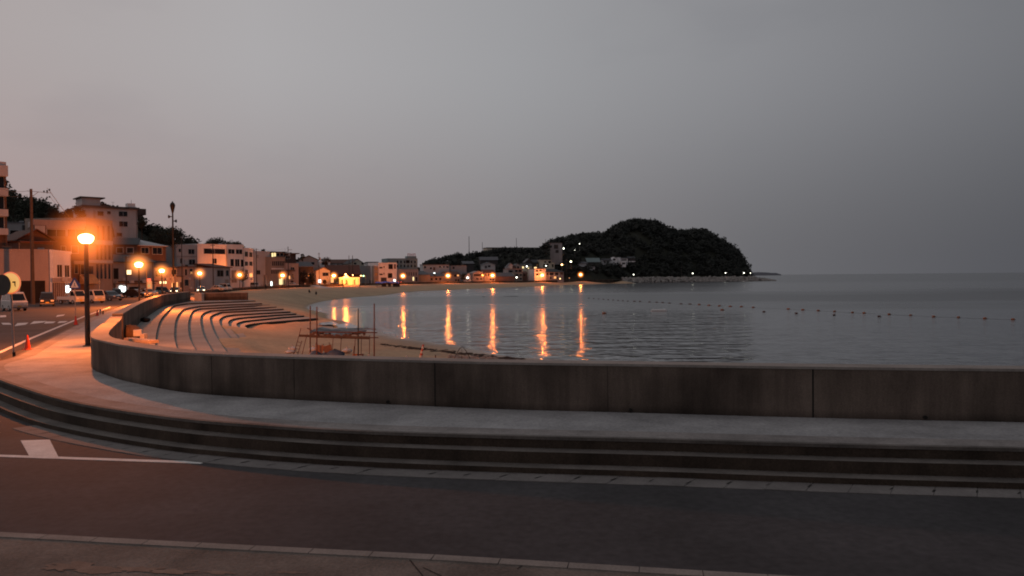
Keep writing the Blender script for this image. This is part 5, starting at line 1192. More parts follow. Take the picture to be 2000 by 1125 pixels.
def vehicle(kind, px, py, Y, yaw, label, pm_, z0=.35, lights=None, plate=m_plate_w, s=1.0, name='parked_car', cat='car', group='cars and trucks parked along the seafront road'):
    p = at(px, py, Y); root = empty(name, (p.x, p.y, z0), math.radians(yaw), label, cat, group)
    d = PROF[kind]; W = d['W'] / 2
    b = MB(); b.prism(d['low'], 'y', -W, W); c = d['cab']
    # cabin leans in towards the roof
    n_ = len(c); zm = max(z for _, z in c); z1 = min(z for _, z in c)
    vs = []
    for sgn in (-1, 1):
        for x, z in c: vs.append((x, sgn * (W - .015 - .16 * (z - z1) / (zm - z1)), z))
    b.add(vs, [tuple(range(n_ - 1, -1, -1)), tuple(range(n_, 2 * n_))] + [(i, (i + 1) % n_, (i + 1) % n_ + n_, i + n_) for i in range(n_)])
    b.build('body', pm_, root)
    def yat(z): return W - .015 - .16 * (z - z1) / (zm - z1)
    # side glass, windscreen, rear glass
    f0, f1, r1, r0 = c[1], c[2], c[4], c[0]
    for sgn in (-1, 1):
        g = MB(); zl, zh = z1 + .06, zm - .14
        xa = r0[0] + .18; xb = r1[0] + .12; xc = f1[0] - .02; xd = f0[0] - .12
        mid = (xa + xd) / 2
        for q in (((xa, zl), (mid - .05, zl), (mid - .05, zh), (xb, zh)), ((mid + .05, zl), (xd, zl), (xc - .1, zh), (mid + .05, zh))):
            g.add([(x, sgn * (yat(z) + .006), z) for x, z in q], [(0, 1, 2, 3)])
        g.build('side_window', m_cglass, root)
    def panel(pa_, pb_, nm, mat, out):
        t0_, t1_ = .1, .88; A_ = (pa_[0] + (pb_[0] - pa_[0]) * t0_ + out, pa_[1] + (pb_[1] - pa_[1]) * t0_); B_ = (pa_[0] + (pb_[0] - pa_[0]) * t1_ + out, pa_[1] + (pb_[1] - pa_[1]) * t1_)
        MB().add([(A_[0], -yat(A_[1]) + .1, A_[1]), (A_[0], yat(A_[1]) - .1, A_[1]), (B_[0], yat(B_[1]) - .1, B_[1]), (B_[0], -yat(B_[1]) + .1, B_[1])], [(0, 1, 2, 3)]).build(nm, mat, root)
    panel(f0, f1, 'windscreen', m_cglass, .03); panel(r0, c[-1], 'rear_window', m_cglass, -.02)
    xf, xr = max(x for x, _ in d['low']), min(x for x, _ in d['low'])
    for sgn in (-1, 1):
        MB().cbox((xf - .03, sgn * (W - .24), .68), (.1, .3, .16)).build('headlight', m_head_on if lights == 'head' else m_head, root)
        MB().cbox((xr + .02, sgn * (W - .14), .76), (.07, .16, .26)).build('tail_light', m_tail_on if lights == 'tail' else m_tail, root)
        for x in (xf - .72, xr + .66):
            w_ = MB(); w_.tube([(x, sgn * (W - .17), .29), (x, sgn * (W + .005), .29)], .29, 16); wo_ = w_.build('wheel', m_tyre, root)
            MB().tube([(x, sgn * (W + .006), .29), (x, sgn * (W + .012), .29)], .18, 12).build('rim', m_rim, wo_)
    MB().cbox((xf + .012, 0, .45), (.02, .34, .17)).build('number_plate', plate, root)
    MB().cbox((xr - .012, 0, .62), (.02, .34, .17)).build('number_plate', plate, root)
    for zz, xx in ((.36, xf - .02), (.36, xr + .02)): MB().cbox((xx, 0, zz), (.1, d['W'] - .1, .12)).build('bumper', PBL, root)
    root.scale = (s, s, s)
    return root
def truck(px, py, Y, yaw, label, pm_, z0=.35):
    p = at(px, py, Y); root = empty('parked_truck', (p.x, p.y, z0), math.radians(yaw), label, 'truck', 'cars and trucks parked along the seafront road')
    W = .74
    c = MB(); c.prism([(.55, .3), (1.66, .3), (1.7, .75), (1.62, 1.0), (1.25, 1.72), (.62, 1.76), (.55, 1.6)], 'y', -W, W); c.build('cab', pm_, root)
    b = MB(); b.box(-1.7, .5, -W, W, .56, .66); b.box(-1.7, -1.64, -W, W, .661, .96); b.box(-1.64, .5, -W, -W + .05, .661, .96); b.box(-1.64, .5, W - .05, W, .661, .96); b.box(.44, .5, -W + .05, W - .05, .661, 1.35); b.box(-1.6, .5, -.3, .3, .35, .555); b.build('load_bed', pm_, root)
    for sgn in (-1, 1):
        MB().add([(.72, sgn * (W + .006), 1.05), (1.5, sgn * (W + .006), 1.05), (1.22, sgn * (W + .006), 1.6), (.72, sgn * (W + .006), 1.62)], [(0, 1, 2, 3)]).build('side_window', m_cglass, root)
        MB().cbox((1.67, sgn * .5, .72), (.1, .28, .18)).build('headlight', m_head, root); MB().cbox((-1.7, sgn * .6, .6), (.06, .2, .1)).build('tail_light', m_tail, root)
        for x in (1.1, -1.05):
            wo_ = MB().tube([(x, sgn * (W - .16), .27), (x, sgn * (W + .004), .27)], .27, 14).build('wheel', m_tyre, root); MB().tube([(x, sgn * (W + .005), .27), (x, sgn * (W + .01), .27)], .15, 10).build('rim', m_rim, wo_)
    MB().add([(1.655, -.62, 1.0), (1.655, .62, 1.0), (1.30, .6, 1.66), (1.30, -.6, 1.66)], [(0, 1, 2, 3)]).build('windscreen', m_cglass, root)
    MB().cbox((1.71, 0, .48), (.02, .34, .17)).build('number_plate', m_plate_y, root)
vehicle('van', 28, 606, 77, -42, 'white box shaped minivan partly hidden behind the round road sign', PW, plate=m_plate_y, s=1.0, name='parked_van', cat='van')
vehicle('box', 92, 602, 90, -58, 'black kei car with a yellow number plate at the dark garage mouth', PB, plate=m_plate_y)
truck(140, 592, 98, -22, 'white kei truck with a low load bed left of the big lamp pole', PW)
truck(180, 590, 101, -30, 'second white kei truck just right of the big lamp pole', PW)
vehicle('car', 214, 583, 112, -30, 'dark car with glinting front lamps right of the white trucks', PD)
vehicle('box', 228, 583, 122, -60, 'dark small car with lit headlights under the oval shop signs', PB, lights=None)
vehicle('car', 266, 576, 130, -10, 'low dark car parked left of the second street lamp pole', PB)
vehicle('car', 287, 576, 138, -30, 'grey car between the second and third street lamps', PBL)
vehicle('box', 318, 573, 150, -40, 'dark car in shadow under the third street lamp', PB)
vehicle('car', 428, 563, 196, -20, 'pale car parked before the small white shop', PW)
vehicle('van', 440, 563, 199, -25, 'white van parked right of the pale car before the small shop', PW, name='parked_van', cat='van')
vehicle('van', 497.5, 562, 264, -40, 'small pale van glowing orange at the foot of the blank grey block', PW, name='parked_van', cat='van')
vehicle('car', 572, 556, 303, 0, 'silver car at the foot of the narrow pink building', PS)
vehicle('car', 783, 551, 414, 80, 'car driving away with two red tail lights lit beyond the blue tarpaulin', PB, lights='tail', name='moving_car')
vehicle('car', 393, 563, 170, -70, 'car facing the camera with lit headlights under the fourth street lamp', PS, lights='head', name='moving_car')
vehicle('car', 342, 568, 160, -75, 'dark car with warm headlights beside the loudspeaker pole', PB, lights='head', name='moving_car')

# traffic light and street things along the front
c = at(710, 539, 356); tl = empty('traffic_light', (c.x, c.y, .34), 0, 'traffic light showing green right of the glowing pavilion', 'traffic light'); hh = c.z - .34
MB().tube([(.9, .2, 0), (.9, .2, hh + .4)], .09, 8).build('pole', m_galv, tl); MB().box(-.95, .8, 0, .25, hh - .28, hh + .28).build('housing', m_galv, tl)
MB().tube([(0, -.1, hh), (0, 0, hh)], .3, 14).build('green_lens', emis('signal_green', (.25, 1, .5), 5), tl)
for x in (-.65, .6): MB().tube([(x, -.03, hh), (x, 0, hh)], .17, 12).build('dark_lens', m_black, tl)
c = at(291, 549, 140); vm = empty('vending_stand', (c.x, c.y, .34), 0, 'tall orange and red lit sign stand right of the second lamp', 'sign'); hh = c.z - .34
MB().box(-.42, .42, 0, .3, .2, hh).build('panel', emis('sign_orange_dim', (1, .35, .1), .35), vm); MB().box(-.35, .35, -.02, -.002, hh - .05, hh + .45).build('red_lamp', emis('red_sign', (1, .08, .04), 1.4), vm); MB().box(-.1, .1, .05, .2, -.1, .2).build('foot', m_black, vm)
MB().box(-.25, .25, -.02, -.002, hh - 1.1, hh - .6).build('green_panel', emis('green_sign_dim', (.4, .8, .3), .25), vm)

# far promenade parapet above the beach, with the pale ramp to the sand
pw_ = COASTS[6:60]
fw = MB(); wall_strip(fw, [p for p in pw_], offset(pw_, -.45), -2.4, .86)
fwo = fw.build('sea_wall', m_wall); tag(fwo, 'low dark far sea wall along the top of the beach below the houses', 'sea wall')
a = at(612, 559.5, 318); b_ = at(640, 572.5, 285)
rm = MB(); dd = (xy(b_) - xy(a)).normalized(); nn = Vector((-dd.y, dd.x)) * 2.0
ra, rb_ = xy(a), xy(b_); zb = beach_z(rb_.x, rb_.y) - .1
rm.add([(ra.x - nn.x, ra.y - nn.y, .6), (ra.x + nn.x, ra.y + nn.y, .6), (rb_.x + nn.x, rb_.y + nn.y, zb + .1), (rb_.x - nn.x, rb_.y - nn.y, zb + .1), (ra.x - nn.x, ra.y - nn.y, -3), (ra.x + nn.x, ra.y + nn.y, -3), (rb_.x + nn.x, rb_.y + nn.y, -3), (rb_.x - nn.x, rb_.y - nn.y, -3)],
       [(0, 1, 2, 3), (4, 7, 6, 5), (0, 4, 5, 1), (1, 5, 6, 2), (2, 6, 7, 3), (3, 7, 4, 0)])
tag(rm.build('beach_ramp', surf('ramp_concrete', (.42, .40, .38), .9, .15, 1)), 'pale concrete ramp sloping down from the promenade to the sand', 'ramp')

# blue tarpaulin shelter on the sand
c = at(757, 562, 345); zb = beach_z(c.x, c.y); bs_ = empty('beach_shelter', (c.x, c.y, zb), .1, 'beach shelter of poles under a blue tarpaulin', 'shelter')
m_blue = surf('blue_tarpaulin', (.04, .09, .5), .6, .2, 1.5)
tp = MB(); nx_ = 9
top = at(757, 552, 345).z - zb
for j, y in enumerate((-3.2, 0, 3.2)):
    for i in range(nx_):
        x = -5.2 + 10.4 * i / (nx_ - 1); tp.v.append((x, y, top + (.55 if j == 1 else 0) + .18 * math.sin(i * 2.1 + j) - .25 * abs(i - 4) / 4))
for j in range(2):
    for i in range(nx_ - 1): tp.f.append((j * nx_ + i, j * nx_ + i + 1, (j + 1) * nx_ + i + 1, (j + 1) * nx_ + i))
tp.build('tarpaulin', m_blue, bs_)
for x in (-4.6, -1.6, 1.6, 4.6):
    for y in (-3, 3): MB().tube([(x, y, -.4), (x, y, top + .05)], .07, 6).build('post', m_rust, bs_)
for x0, x1, hgt in ((-2.6, -.6, 1.2), (.3, 1.4, 1.5), (2.4, 5.4, 1.3)):
    c3 = MB(); c3.box(x0, x1, -1.5, .5, 0, hgt); c3.box(x0 - .2, x1 + .1, -1.8, .8, hgt + .005, hgt + .2); c3.build('crate_stack', surf('dark_canvas', (.06, .05, .05), .9, .3, 1), bs_, bevel=.05)

# ------------------------------------------------------------------ breakwater of armour rocks
m_rock = surf('breakwater_rock', (.33, .31, .29), .92, .4, .35, fine=.25)
bw = empty('breakwater', (0, 0, 0), 0, 'low breakwater of grey rocks running out from the headland', 'breakwater')
LN = [at(1217, 552, 598), at(1300, 552, 620), at(1400, 551, 640), at(1480, 550, 655), at(1519, 549, 662)]
LNs = resample(LN, 90); core = MB(); rk = MB(); rg = random.Random(5)
Lo = offset(LNs, 0)
for i, p in enumerate(LNs):
    taper = min(1, (89 - i) / 14); zt = ZS + .2 + 4.1 * max(.05, taper)
    core.v += [(p.x, p.y, ZS - 2), (p.x, p.y + 4.5, zt - .6), (p.x, p.y + 9, zt - .4), (p.x, p.y + 12, ZS - 2)]
for i in range(89):
    for k in range(3): core.f.append((4 * i + k, 4 * i + 4 + k, 4 * i + 5 + k, 4 * i + 1 + k))
core.build('core', m_rock, bw)
for i in range(860):
    u_ = rg.random(); k = int(u_ * 88); p = LNs[k].lerp(LNs[k + 1], u_ * 88 - k); t = rg.random()
    taper = min(1, (89 - k) / 14); zt = 4.1 * max(.05, taper)
    r = rg.uniform(.55, 1.1)
    rk.ball((p.x + rg.uniform(-.5, .5), p.y - 2.5 + 6.5 * t + (rg.uniform(0, 5) if t > .9 else 0), ZS + .1 + zt * t), r, 6, (rg.uniform(.8, 1.3), 1, rg.uniform(.6, .95)), .22, rg)
ro = rk.build('armour_rocks', m_rock, bw); ro['kind'] = 'stuff'
# low road bank behind it, at the headland foot
hb = MB(); A_ = [at(1190, 548, 596), at(1300, 545, 622), at(1400, 544, 646), at(1478, 543, 668)]
LL = resample(A_, 30)
for p in LL: hb.v += [(p.x, p.y + 8, ZS - 1), (p.x, p.y + 9.5, 1.0), (p.x, p.y + 30, 1.2), (p.x + 4, p.y + 60, ZS - 1)]
for i in range(29):
    for k in range(3): hb.f.append((4 * i + k, 4 * i + 4 + k, 4 * i + 5 + k, 4 * i + 1 + k))
tag(hb.build('headland_shore', m_hill), kind='structure')

# ------------------------------------------------------------------ buoys, raft, things afloat
m_bu = surf('orange_buoy', (.30, .11, .05), .5, .15, 4); m_bd = surf('dark_buoy', (.10, .045, .035), .6, .2, 4); m_rope = surf('rope', (.04, .04, .04), .9, .1, 4)
B1 = [(478, 117), (500, 118), (537, 120), (565, 121), (588, 122), (615, 124), (660, 127), (695, 128), (731, 130), (769, 133), (810, 135), (852, 137), (896, 138), (942, 141), (1079, 147), (1136, 150), (1196, 153), (1260, 156), (1330, 160), (1375, 162), (1473, 167), (1557, 171), (1647, 176), (1744, 179), (1847, 183), (1957, 187)]
bx = []
def buoy_proto(big):
    root = empty('buoy', (0, 0, 0)); b = MB(); r = .2 if big else .16
    b.tube([(-.36, 0, 0), (-.3, 0, 0), (-.2, 0, 0), (.2, 0, 0), (.3, 0, 0), (.36, 0, 0)], [.04, .12, r, r, .12, .04], 12); b.build('float', m_bu if big else m_bd, root, smooth=True)
    t_ = MB(); t_.tube([(.36, 0, 0), (.46, 0, .02), (.5, 0, -.08)], .03, 6); t_.build('eyelet', m_rope, root); return root
pb_ = buoy_proto(True); pd_ = buoy_proto(False); usedp = {}
def place_buoy(px, py, big, label, group, s=1.0):
    g = G(px, py, ZS + .06); key = big
    if key not in usedp: o = pb_ if big else pd_; usedp[key] = 1
    else: o = copy_tree(pb_ if big else pd_)
    o.location = (g.x, g.y, ZS + .06); o.rotation_euler = (0, 0, rnd.uniform(-.5, .5)); o.scale = (s, s, s); tag(o, label, 'buoy', group); return g
for k, (a, b) in enumerate(B1):
    bx.append(place_buoy(1000 + a / 2, 530 + b / 2, k >= 8, 'orange float in the long line of swimming buoys' if k >= 8 else 'small dark red float at the far left of the buoy line', 'floats of the long buoy line' if k >= 8 else 'far dark floats of the buoy line', (.58 + .26 * max(0, (20 - k) / 12)) if k >= 8 else .8))
for k in range(9):
    place_buoy(1150 + 9.5 * k, 582.5 + .72 * k, False, 'small dark red float at the far left of the buoy line', 'far dark floats of the buoy line', .6)
rp = MB(); rp.tube([Vector((g.x, g.y, ZS + .004)) for g in bx], .007, 4); tag(rp.build('buoy_rope', m_rope), 'thin dark rope joining the long line of floats', 'rope')
place_buoy(1180, 612, True, 'orange float left of the pale raft', None, .95); place_buoy(1410.5, 605.5, True, 'dark orange float right of the pale raft nearer than the buoy line', None, .9)
for a, b, lb in [(1492, 608.5, 'tiny dark float below the middle of the buoy line'), (1555, 611.5, 'tiny dark float below the buoy line, right of another'), (1629, 615, 'small pale orange float below the right part of the buoy line'), (1717, 617.5, 'tiny dark float below the right end of the buoy line')]:
    place_buoy(a, b, False, lb, None, .6)
g = G(1287, 608, ZS); rf = empty('raft', (g.x, g.y, ZS), -.12, 'flat pale blue white raft floating alone in the bay', 'raft')
m_foam = surf('pale_foam', (.42, .50, .52), .7, .1, 3)
MB().box(-1.15, 1.15, -.8, .8, -.1, .22).build('deck', m_foam, rf, bevel=.04); MB().box(-1.0, 1.05, -.65, .65, .222, .3).build('mat', surf('pale_mat', (.55, .6, .6), .7, .1, 3), rf)
for x in (-.8, .8): MB().tube([(x, -.85, .0), (x, .85, .0)], .13, 8).build('float', m_foam, rf)
for a, b, lb in [(1000, 579, 'dark weed patch on the water near the tenth lamp reflection'), (944, 579.8, 'small dark speck floating left of the weed patch')]:
    g = G(a, b, ZS); o = MB().ball((0, 0, 0), .9, 8, (2.6 if a == 1000 else .6, .8, .14), .15).build('floating_weed', m_black); o.location = (g.x, g.y, ZS); tag(o, lb, 'seaweed')

# ------------------------------------------------------------------ half built beach hut frame with sagging tarpaulin
def base_at(px, py, Y):
    p = at(px, py, Y); return Vector((p.x, p.y, beach_z(p.x, p.y)))
hf_ = empty('beach_hut_frame', (0, 0, 0), 0, 'half built beach hut of thin red brown poles holding a sagging wet tarpaulin', 'hut frame')
for px, pt_, lean, Y in ((606, 597, -1.5, 47.5), (619, 599, -1.5, 46), (699.5, 603, 0, 46.5), (731, 593, -1.5, 46)):
    t_ = at(px, pt_, Y); b_0 = at(px + lean * .3, 690, Y); zb = beach_z(b_0.x, b_0.y)
    MB().tube([(b_0.x, Y, zb - .3), (t_.x, Y, t_.z)], [.042, .034], 8).build('pole', m_rust if px != 699.5 else m_black, hf_)
for p, q, Y in (((587, 692), (600, 652), 46), ((691, 694), (694, 660), 45.5), ((688, 694), (692, 676), 45.6), ((648, 684), (651, 655), 50), ((664, 682), (667, 655), 50), ((705, 682), (706, 655), 50), ((721, 688), (722, 655), 47), ((572, 665), (588, 641), 49)):
    a = at(*p, Y); b = at(*q, Y); MB().tube([(a.x, Y, min(a.z, beach_z(a.x, a.y)) - .15), (b.x, Y, b.z)], .02, 6).build('prop', m_rust, hf_)
for (p, q, Y, r, mt_) in (((585, 655.5), (722, 659.5), 46.2, .07, surf('bamboo_bundle', (.09, .055, .035), .9, .3, 3)), ((608, 657.5), (722, 661), 46.0, .055, surf('bamboo_bundle', (.09, .055, .035), .9, .3, 3)), ((614, 648.5), (737, 649.5), 46.1, .035, m_rust), ((715, 659.5), (739, 659.5), 46.1, .03, m_rust), ((699, 641), (735, 643), 50, .03, m_rust), ((600, 641), (622, 651), 47, .035, m_rust)):
    a = at(*p, Y); b = at(*q, Y); MB().tube([a, b], r, 7).build('beam', mt_, hf_)
# tarpaulin: front edge hangs near the beams, back edge 6 m beyond, sagging with rain water pooled in two hollows
tarp, nt_, out_ = None, None, None
mt_t, ntt, bt, ot = nt_mat('wet_tarpaulin'); bt.inputs['Base Color'].default_value = (.045, .05, .06, 1)
tcn = ntt.nodes.new("ShaderNodeTexCoord"); nn_ = ntt.nodes.new("ShaderNodeTexNoise"); nn_.inputs['Scale'].default_value = .8; ntt.links.new(tcn.outputs['Object'], nn_.inputs['Vector'])
mrn = ntt.nodes.new("ShaderNodeMapRange"); mrn.inputs[1].default_value = .42; mrn.inputs[2].default_value = .58; mrn.inputs[3].default_value = .35; mrn.inputs[4].default_value = .7; ntt.links.new(nn_.outputs['Fac'], mrn.inputs[0]); ntt.links.new(mrn.outputs[0], bt.inputs['Roughness'])
tb = MB(); NX, NY = 26, 14
fl_, frr = at(604, 645, 46.4), at(716, 650, 46.4)
for j in range(NY):
    v_ = j / (NY - 1)
    for i in range(NX):
        u_ = i / (NX - 1); y = 46.4 + 2.6 * v_; x = (fl_.x + (frr.x - fl_.x) * u_) + v_ * (.2 - u_ * .6); z = .12 + .10 * v_ - .26 * math.sin(PI * u_) * (.45 + .55 * math.sin(PI * v_)) + .05 * math.sin(9 * u_ + 3 * v_)
        if j == 0: z -= .12 * (.5 + .5 * math.sin(i * 1.9))
        tb.v.append((x, y, z))
for j in range(NY - 1):
    for i in range(NX - 1): tb.f.append((j * NX + i, j * NX + i + 1, (j + 1) * NX + i + 1, (j + 1) * NX + i))
tb.build('tarpaulin', mt_t, hf_, smooth=True)
fr_ = MB()
for i in range(1, NX - 1):
    x, y, z = tb.v[i]; ln = .12 + .1 * ((i * 7) % 5) / 5; fr_.add([(x - .09, y - .01, z), (x + .09, y - .01, z), (x + .05, y - .03, z - ln), (x - .06, y - .03, z - ln)], [(0, 1, 2, 3)])
fr_.build('torn_edge', surf('torn_edge', (.12, .075, .06), .9, .3, 3), hf_)
# shallow pools left on the wet sand beyond the hut
m_pool = glassy('pool_water', (.02, .02, .022), .06)
for (cx, cy, ax, ay) in ((641, 631, 17, 4.0), (672, 636.5, 27, 4.6)):
    c = G(cx, cy, -2.05); zz = max(beach_z(c.x, c.y), ZS) + .05; vs = []
    for k in range(26):
        t = 2 * PI * k / 26; q = 1 + .22 * math.sin(3 * t + cx) + rnd.uniform(-.1, .1); vs.append(G(cx + ax * q * math.cos(t), cy + ay * q * math.sin(t), zz))
    po_ = MB(); po_.add(vs, [tuple(range(26))]); tag(po_.build('tide_pool', m_pool), kind='structure')
# things on the sand around it
m_bag = surf('white_plastic_bag', (.52, .50, .48), .5, .12, 5); m_pinkw = surf('pale_chair_plastic', (.42, .27, .22), .5, .1, 4); m_bsheet = surf('blue_sheet', (.05, .085, .15), .6, .25, 2)
def bag(px, py, Y, r, lb, sq=(1, .8, .8)):
    b0 = base_at(px, py, Y); root = empty('plastic_bag', b0, rnd.uniform(0, 3), lb, 'bag')
    q = MB(); q.ball((0, 0, r * .7), r, 10, sq, .12); q.build('sack', m_bag, root, smooth=True); k = MB(); k.lathe([(r * .22, r * 1.25), (r * .10, r * 1.5), (r * .25, r * 1.85)], n=7); k.build('knot', m_bag, root)
bag(720.5, 692, 45.4, .24, 'plump white plastic bag at the right front of the hut frame'); bag(693.5, 680, 46.6, .2, 'white plastic bag standing on the small table'); bag(659.5, 687, 46.3, .16, 'small pointed pale bag on the sand in the middle of the hut frame', (1, .9, 1.3))
bag(678, 673, 51, .26, 'flat white bag on the sand behind the hut frame', (1.4, 1, .6)); bag(612, 670, 51, .28, 'pale crumpled bag on the sand behind the left poles', (1.5, 1, .6)); bag(571, 664, 52, .26, 'pale bag lying left of the hut frame near the leaning ladder', (1.3, 1, .6)); bag(566, 678, 49, .26, 'faint pale bag lying lowest and farthest left on the sand', (1.5, 1, .4))
b0 = base_at(634, 690, 46.4); bsn = empty('sheet_heap', b0, 0, 'heap of dark blue plastic sheet at the left front of the hut frame', 'plastic sheet')
q = MB(); q.ball((-.55, 0, .1), .42, 10, (1, .7, .9), .12); q.ball((0, .05, .05), .36, 10, (1.1, .7, .8), .14); q.ball((.62, 0, .1), .5, 10, (1.25, .7, .9), .12); q.build('sheet', m_bsheet, bsn, smooth=True)
b0 = base_at(631, 686, 47.6)
for k, (dx_, rot, lb) in enumerate(((-.28, .2, 'left one of the upturned pale pink chairs on the blue sheet'), (.3, -.25, 'right one of the upturned pale pink chairs on the blue sheet'))):
    ch = empty('beach_chair', b0 + Vector((dx_, 0, .35)), rot, lb, 'chair'); ch.rotation_euler = (math.radians(200), rot, .4)
    MB().box(-.22, .22, -.2, .2, -.02, .02).build('seat', m_pinkw, ch); MB().cbox((0, .22, -.25), (.44, .03, .5)).build('backrest', m_pinkw, ch)
    for sx in (-.2, .2):
        for sy in (-.18, .18): MB().tube([(sx, sy, .021), (sx * 1.15, sy * 1.3, .5 if False else -.45)], .022, 6).build('leg', m_pinkw, ch)
b0 = base_at(700, 694, 45.9); tbn = empty('bench', b0, .1, 'small orange brown bench under the right side of the hut frame', 'bench')
MB().box(-.3, .3, -.15, .15, .34, .4).build('seat', m_rust, tbn); MB().box(-.32, -.08, -.17, -.151, .1, .42).build('panel', surf('orange_board', (.5, .2, .05), .7, .1, 3), tbn)
for sx in (-.26, .26):
    for sy in (-.12, .12): MB().box(sx - .025, sx + .025, sy - .025, sy + .025, -.05, .339).build('leg', m_rust, tbn)
b0 = base_at(577, 666, 49.5); ld = empty('ladder', b0, 0, 'short reddish ladder leaning left of the hut frame', 'ladder'); ld.rotation_euler = (math.radians(-12), math.radians(18), .3)
for sx in (-.13, .13): MB().tube([(sx, 0, -.1), (sx, 0, .95)], .022, 6).build('rail', m_rust, ld)
for k in range(4): MB().tube([(-.13, 0, .15 + .22 * k), (.13, 0, .15 + .22 * k)], .016, 6).build('rung', m_rust, ld)
# striped post, little posts, wire arch, wrack line
b0 = base_at(820, 697, 46.8); sp0 = empty('striped_post', b0, 0, 'leaning red and white striped post on the sand', 'post'); sp0.rotation_euler = (0, math.radians(12), 0)
m_strw = surf('stripe_white', (.62, .55, .5), .6, .1, 4); m_strr = surf('stripe_red', (.42, .09, .06), .6, .1, 4)
hh = at(822, 672, 46.8).z - b0.z
for k in range(8):
    z0_, z1_ = hh * k / 8, hh * (k + 1) / 8; rr0 = .11 * (1 - .55 * k / 8); rr1 = .11 * (1 - .55 * (k + 1) / 8)
    MB().tube([(0, 0, z0_ - (.2 if k == 0 else 0)), (0, 0, z1_)], [rr0, rr1], 12).build('band', m_strw if k % 2 == 0 else m_strr, sp0)
b0 = base_at(794, 694, 47.2); o = MB().lathe([(.07, -.2), (.07, .18), (.045, .3), (.01, .33)], n=8).build('peg', m_bag); o.location = b0; tag(o, 'short pale peg in the sand left of the striped post', 'peg')
b0 = base_at(850.5, 694, 47.5); o = MB().lathe([(.035, -.2), (.03, .4), (.01, .42)], n=8).build('stake', m_rust); o.location = b0; tag(o, 'thin dark stake in the sand right of the striped post', 'stake')
b0 = base_at(902, 694, 46.5); ar = empty('wire_arch', b0, 0, 'bent wire arch on the sand with a dark ball hanging from it', 'wire arch')
top = at(901, 677, 46.5).z - b0.z; xl, xr_ = -.58, .62
ap = [Vector((xl + (xr_ - xl) * k / 14, 0, max(.0, top * (1 - abs(2 * k / 14 - 1) ** 1.5)))) for k in range(15)]
MB().tube(ap, .02, 5).build('wire', m_black, ar); MB().tube([(0, 0, top), (0, 0, top * .35)], .008, 5).build('cord', m_black, ar); MB().ball((0, 0, top * .3), .06, 8).build('ball', m_black, ar)
MB().ball((xr_ + .05, 0, .12), .14, 8, (1.2, 1, .9), .2).build('float', m_black, ar)
rg = random.Random(21); wr = MB(); wd = MB()
for k in range(240):
    t = rg.random(); px = 745 + 275 * t + rg.uniform(-6, 6); py = 672 + 24 * t ** .8 + rg.gauss(0, 1.6)
    g = G(px, py, -1.95); z = beach_z(g.x, g.y)
    if z < ZS + .03: continue
    wd.ball((g.x, g.y, z + .01), rg.uniform(.04, .16), 6, (rg.uniform(1, 2.6), 1, .35), .3, rg)
o = wd.build('seaweed', surf('wrack', (.045, .032, .025), .95, .3, 4)); tag(o, 'dark broken line of seaweed along the sand above the water', 'seaweed', None, 'stuff')
for k in range(110):
    px = 876 + 100 * rg.random(); py = 696 + rg.gauss(0, 1.5); g = G(px, py, -1.95); z = beach_z(g.x, g.y)
    wr.ball((g.x, g.y, z + .02), rg.uniform(.05, .13), 6, (rg.uniform(.8, 1.5), 1, .7), .3, rg)
o = wr.build('shingle', surf('pale_shingle', (.26, .23, .21), .9, .3, 4)); tag(o, 'pale stones and litter heaped close behind the near sea wall', 'stones', None, 'stuff')

# ------------------------------------------------------------------ covered bundle, boxes and planks left on the top terrace
g = G(262, 663, .05); g = Vector((g.x, g.y, .05))
o = MB().ball((0, 0, .32), .52, 12, (1.25, .9, .85), .10).build('covered_bundle', surf('brown_cover', (.13, .085, .06), .9, .3, 2), smooth=True); p_ = G(255, 660, .06); o.location = (p_.x, p_.y, .05); tag(o, 'brown covered bundle lying against the inside of the sea wall', 'bundle')
p_ = G(269.5, 661, .06); o = MB().cbox((0, 0, .25), (.42, .4, .36), Matrix.Rotation(.3, 3, 'Z').to_euler()).build('box', surf('white_box', (.7, .66, .6), .7, .05, 3), bevel=.02); o.location = (p_.x, p_.y, .12); tag(o, 'white box catching the light beside the brown covered bundle', 'box')
p_ = G(281, 663, .06); o = MB().cbox((0, 0, .2), (.26, .3, .26), Matrix.Rotation(-.2, 3, 'Z').to_euler()).build('box', surf('buff_box', (.6, .5, .4), .7, .05, 3), bevel=.02); o.location = (p_.x, p_.y, .05); tag(o, 'smaller buff box right of the white box', 'box')
pa_, pb2 = G(251, 664, .1), G(301, 669, .1); pk = MB(); dv = (pb2 - pa_)
pk.cbox((pa_ + pb2) / 2 + Vector((0, 0, .04)), (dv.length, .5, .16), Matrix.Rotation(math.atan2(dv.y, dv.x), 3, 'Z').to_euler()); o = pk.build('plank', surf('pale_plank', (.46, .36, .28), .8, .15, 2), bevel=.01); tag(o, 'long pale plank lying below the boxes along the sea wall', 'plank')
p_ = G(284, 629, .06); o = MB().ball((0, 0, .2), .3, 10, (1.3, .8, .7), .12).build('bag', m_black, smooth=True); o.location = (p_.x, p_.y, .05); tag(o, 'dark bag halfway along the inside of the running sea wall', 'bag')

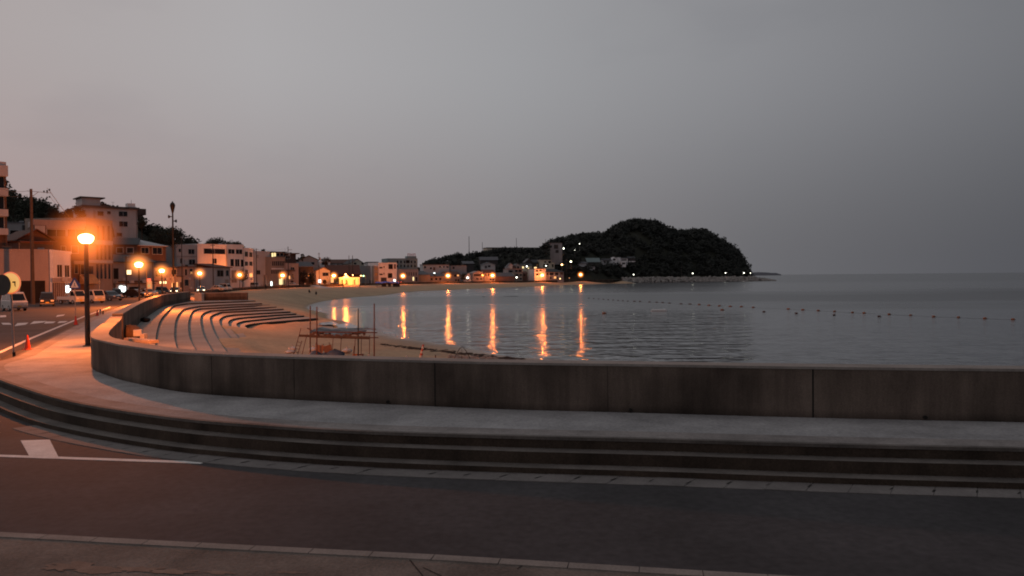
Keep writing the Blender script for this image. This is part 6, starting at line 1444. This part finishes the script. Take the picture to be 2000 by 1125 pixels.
# ------------------------------------------------------------------ people far off on the sand
def person(px, py, Y, label, top, pose='stand', yaw=0, sc=1.0):
    p = at(px, py, Y); z = beach_z(p.x, p.y); me = bpy.data.meshes.new('person')
    if pose == 'sit':
        J = [(0, 0, .18), (0, .02, .42), (0, .0, .62), (0, -.02, .74), (0, -.03, .86), (0, -.03, .96), (.10, -.02, .18), (.13, -.32, .42), (.13, -.55, .06), (.13, -.68, .05), (-.10, -.02, .18), (-.13, -.32, .42), (-.13, -.55, .06), (-.13, -.68, .05), (.19, 0, .64), (.24, -.16, .44), (.12, -.36, .42), (-.19, 0, .64), (-.24, -.16, .44), (-.12, -.36, .42)]
    else:
        J = [(0, 0, .92), (0, 0, 1.15), (0, 0, 1.38), (0, -.01, 1.50), (0, -.02, 1.60), (0, -.02, 1.72), (.09, 0, .88), (.10, -.04, .48), (.11, .02, .08), (.11, -.12, .04), (-.09, 0, .88), (-.11, .05, .48), (-.12, .1, .08), (-.12, -.04, .04), (.19, 0, 1.40), (.24, .02, 1.12), (.22, -.10, .88), (-.19, 0, 1.40), (-.24, .03, 1.12), (-.22, -.06, .88)]
    E = [(0, 1), (1, 2), (2, 3), (3, 4), (4, 5), (0, 6), (6, 7), (7, 8), (8, 9), (0, 10), (10, 11), (11, 12), (12, 13), (2, 14), (14, 15), (15, 16), (2, 17), (17, 18), (18, 19)]
    RAD = [.14, .13, .15, .055, .10, .085, .09, .065, .045, .04, .09, .065, .045, .04, .06, .045, .035, .06, .045, .035]
    me.from_pydata(J, E, []); me.update(); o = bpy.data.objects.new('person', me); COL.objects.link(o)
    md = o.modifiers.new('skin', 'SKIN')
    for v, r in zip(me.skin_vertices[0].data, RAD): v.radius = (r, r)
    me.skin_vertices[0].data[0].use_root = True
    o.modifiers.new('sub', 'SUBSURF').levels = 1; o.modifiers['sub'].render_levels = 1
    me.materials.append(top); o.location = (p.x, p.y, z); o.rotation_euler = (0, 0, yaw); o.scale = (sc,) * 3
    tag(o, label, 'person')
    hz_ = J[5][2]; hr = MB(); hr.ball((0, -.01, hz_ + .02), .095, 10, (1, 1.05, .7)); ho = hr.build('hair', m_black, o, smooth=True)
m_cl1 = surf('dark_clothes', (.015, .015, .018), .9, .2, 4); m_cl2 = surf('pink_clothes', (.45, .27, .23), .9, .1, 4)
person(604, 576, 205, 'person in dark clothes sitting on the sand, left of a pair', m_cl1, 'sit', .6)
person(617.5, 578, 200, 'person in dark clothes sitting on the sand, right of a pair', m_cl1, 'sit', .2)
person(702.5, 567, 300, 'person in pale pink clothes standing on the upper sand below the traffic light', m_cl2, 'stand', .5)
person(670.5, 566, 296, 'person in dark clothes standing on the sand below the glowing pavilion', m_cl1, 'stand', 1.0)
person(519, 563, 238, 'person in dark clothes by the far sea wall in front of the blank grey block', m_cl1, 'stand', .3)
# shrub by the far wall
scene.cycles.use_denoising = True
scene.cycles.denoiser = 'OPENIMAGEDENOISE'
scene.cycles.sample_clamp_indirect = 3.0
scene.cycles.filter_width = 1.9
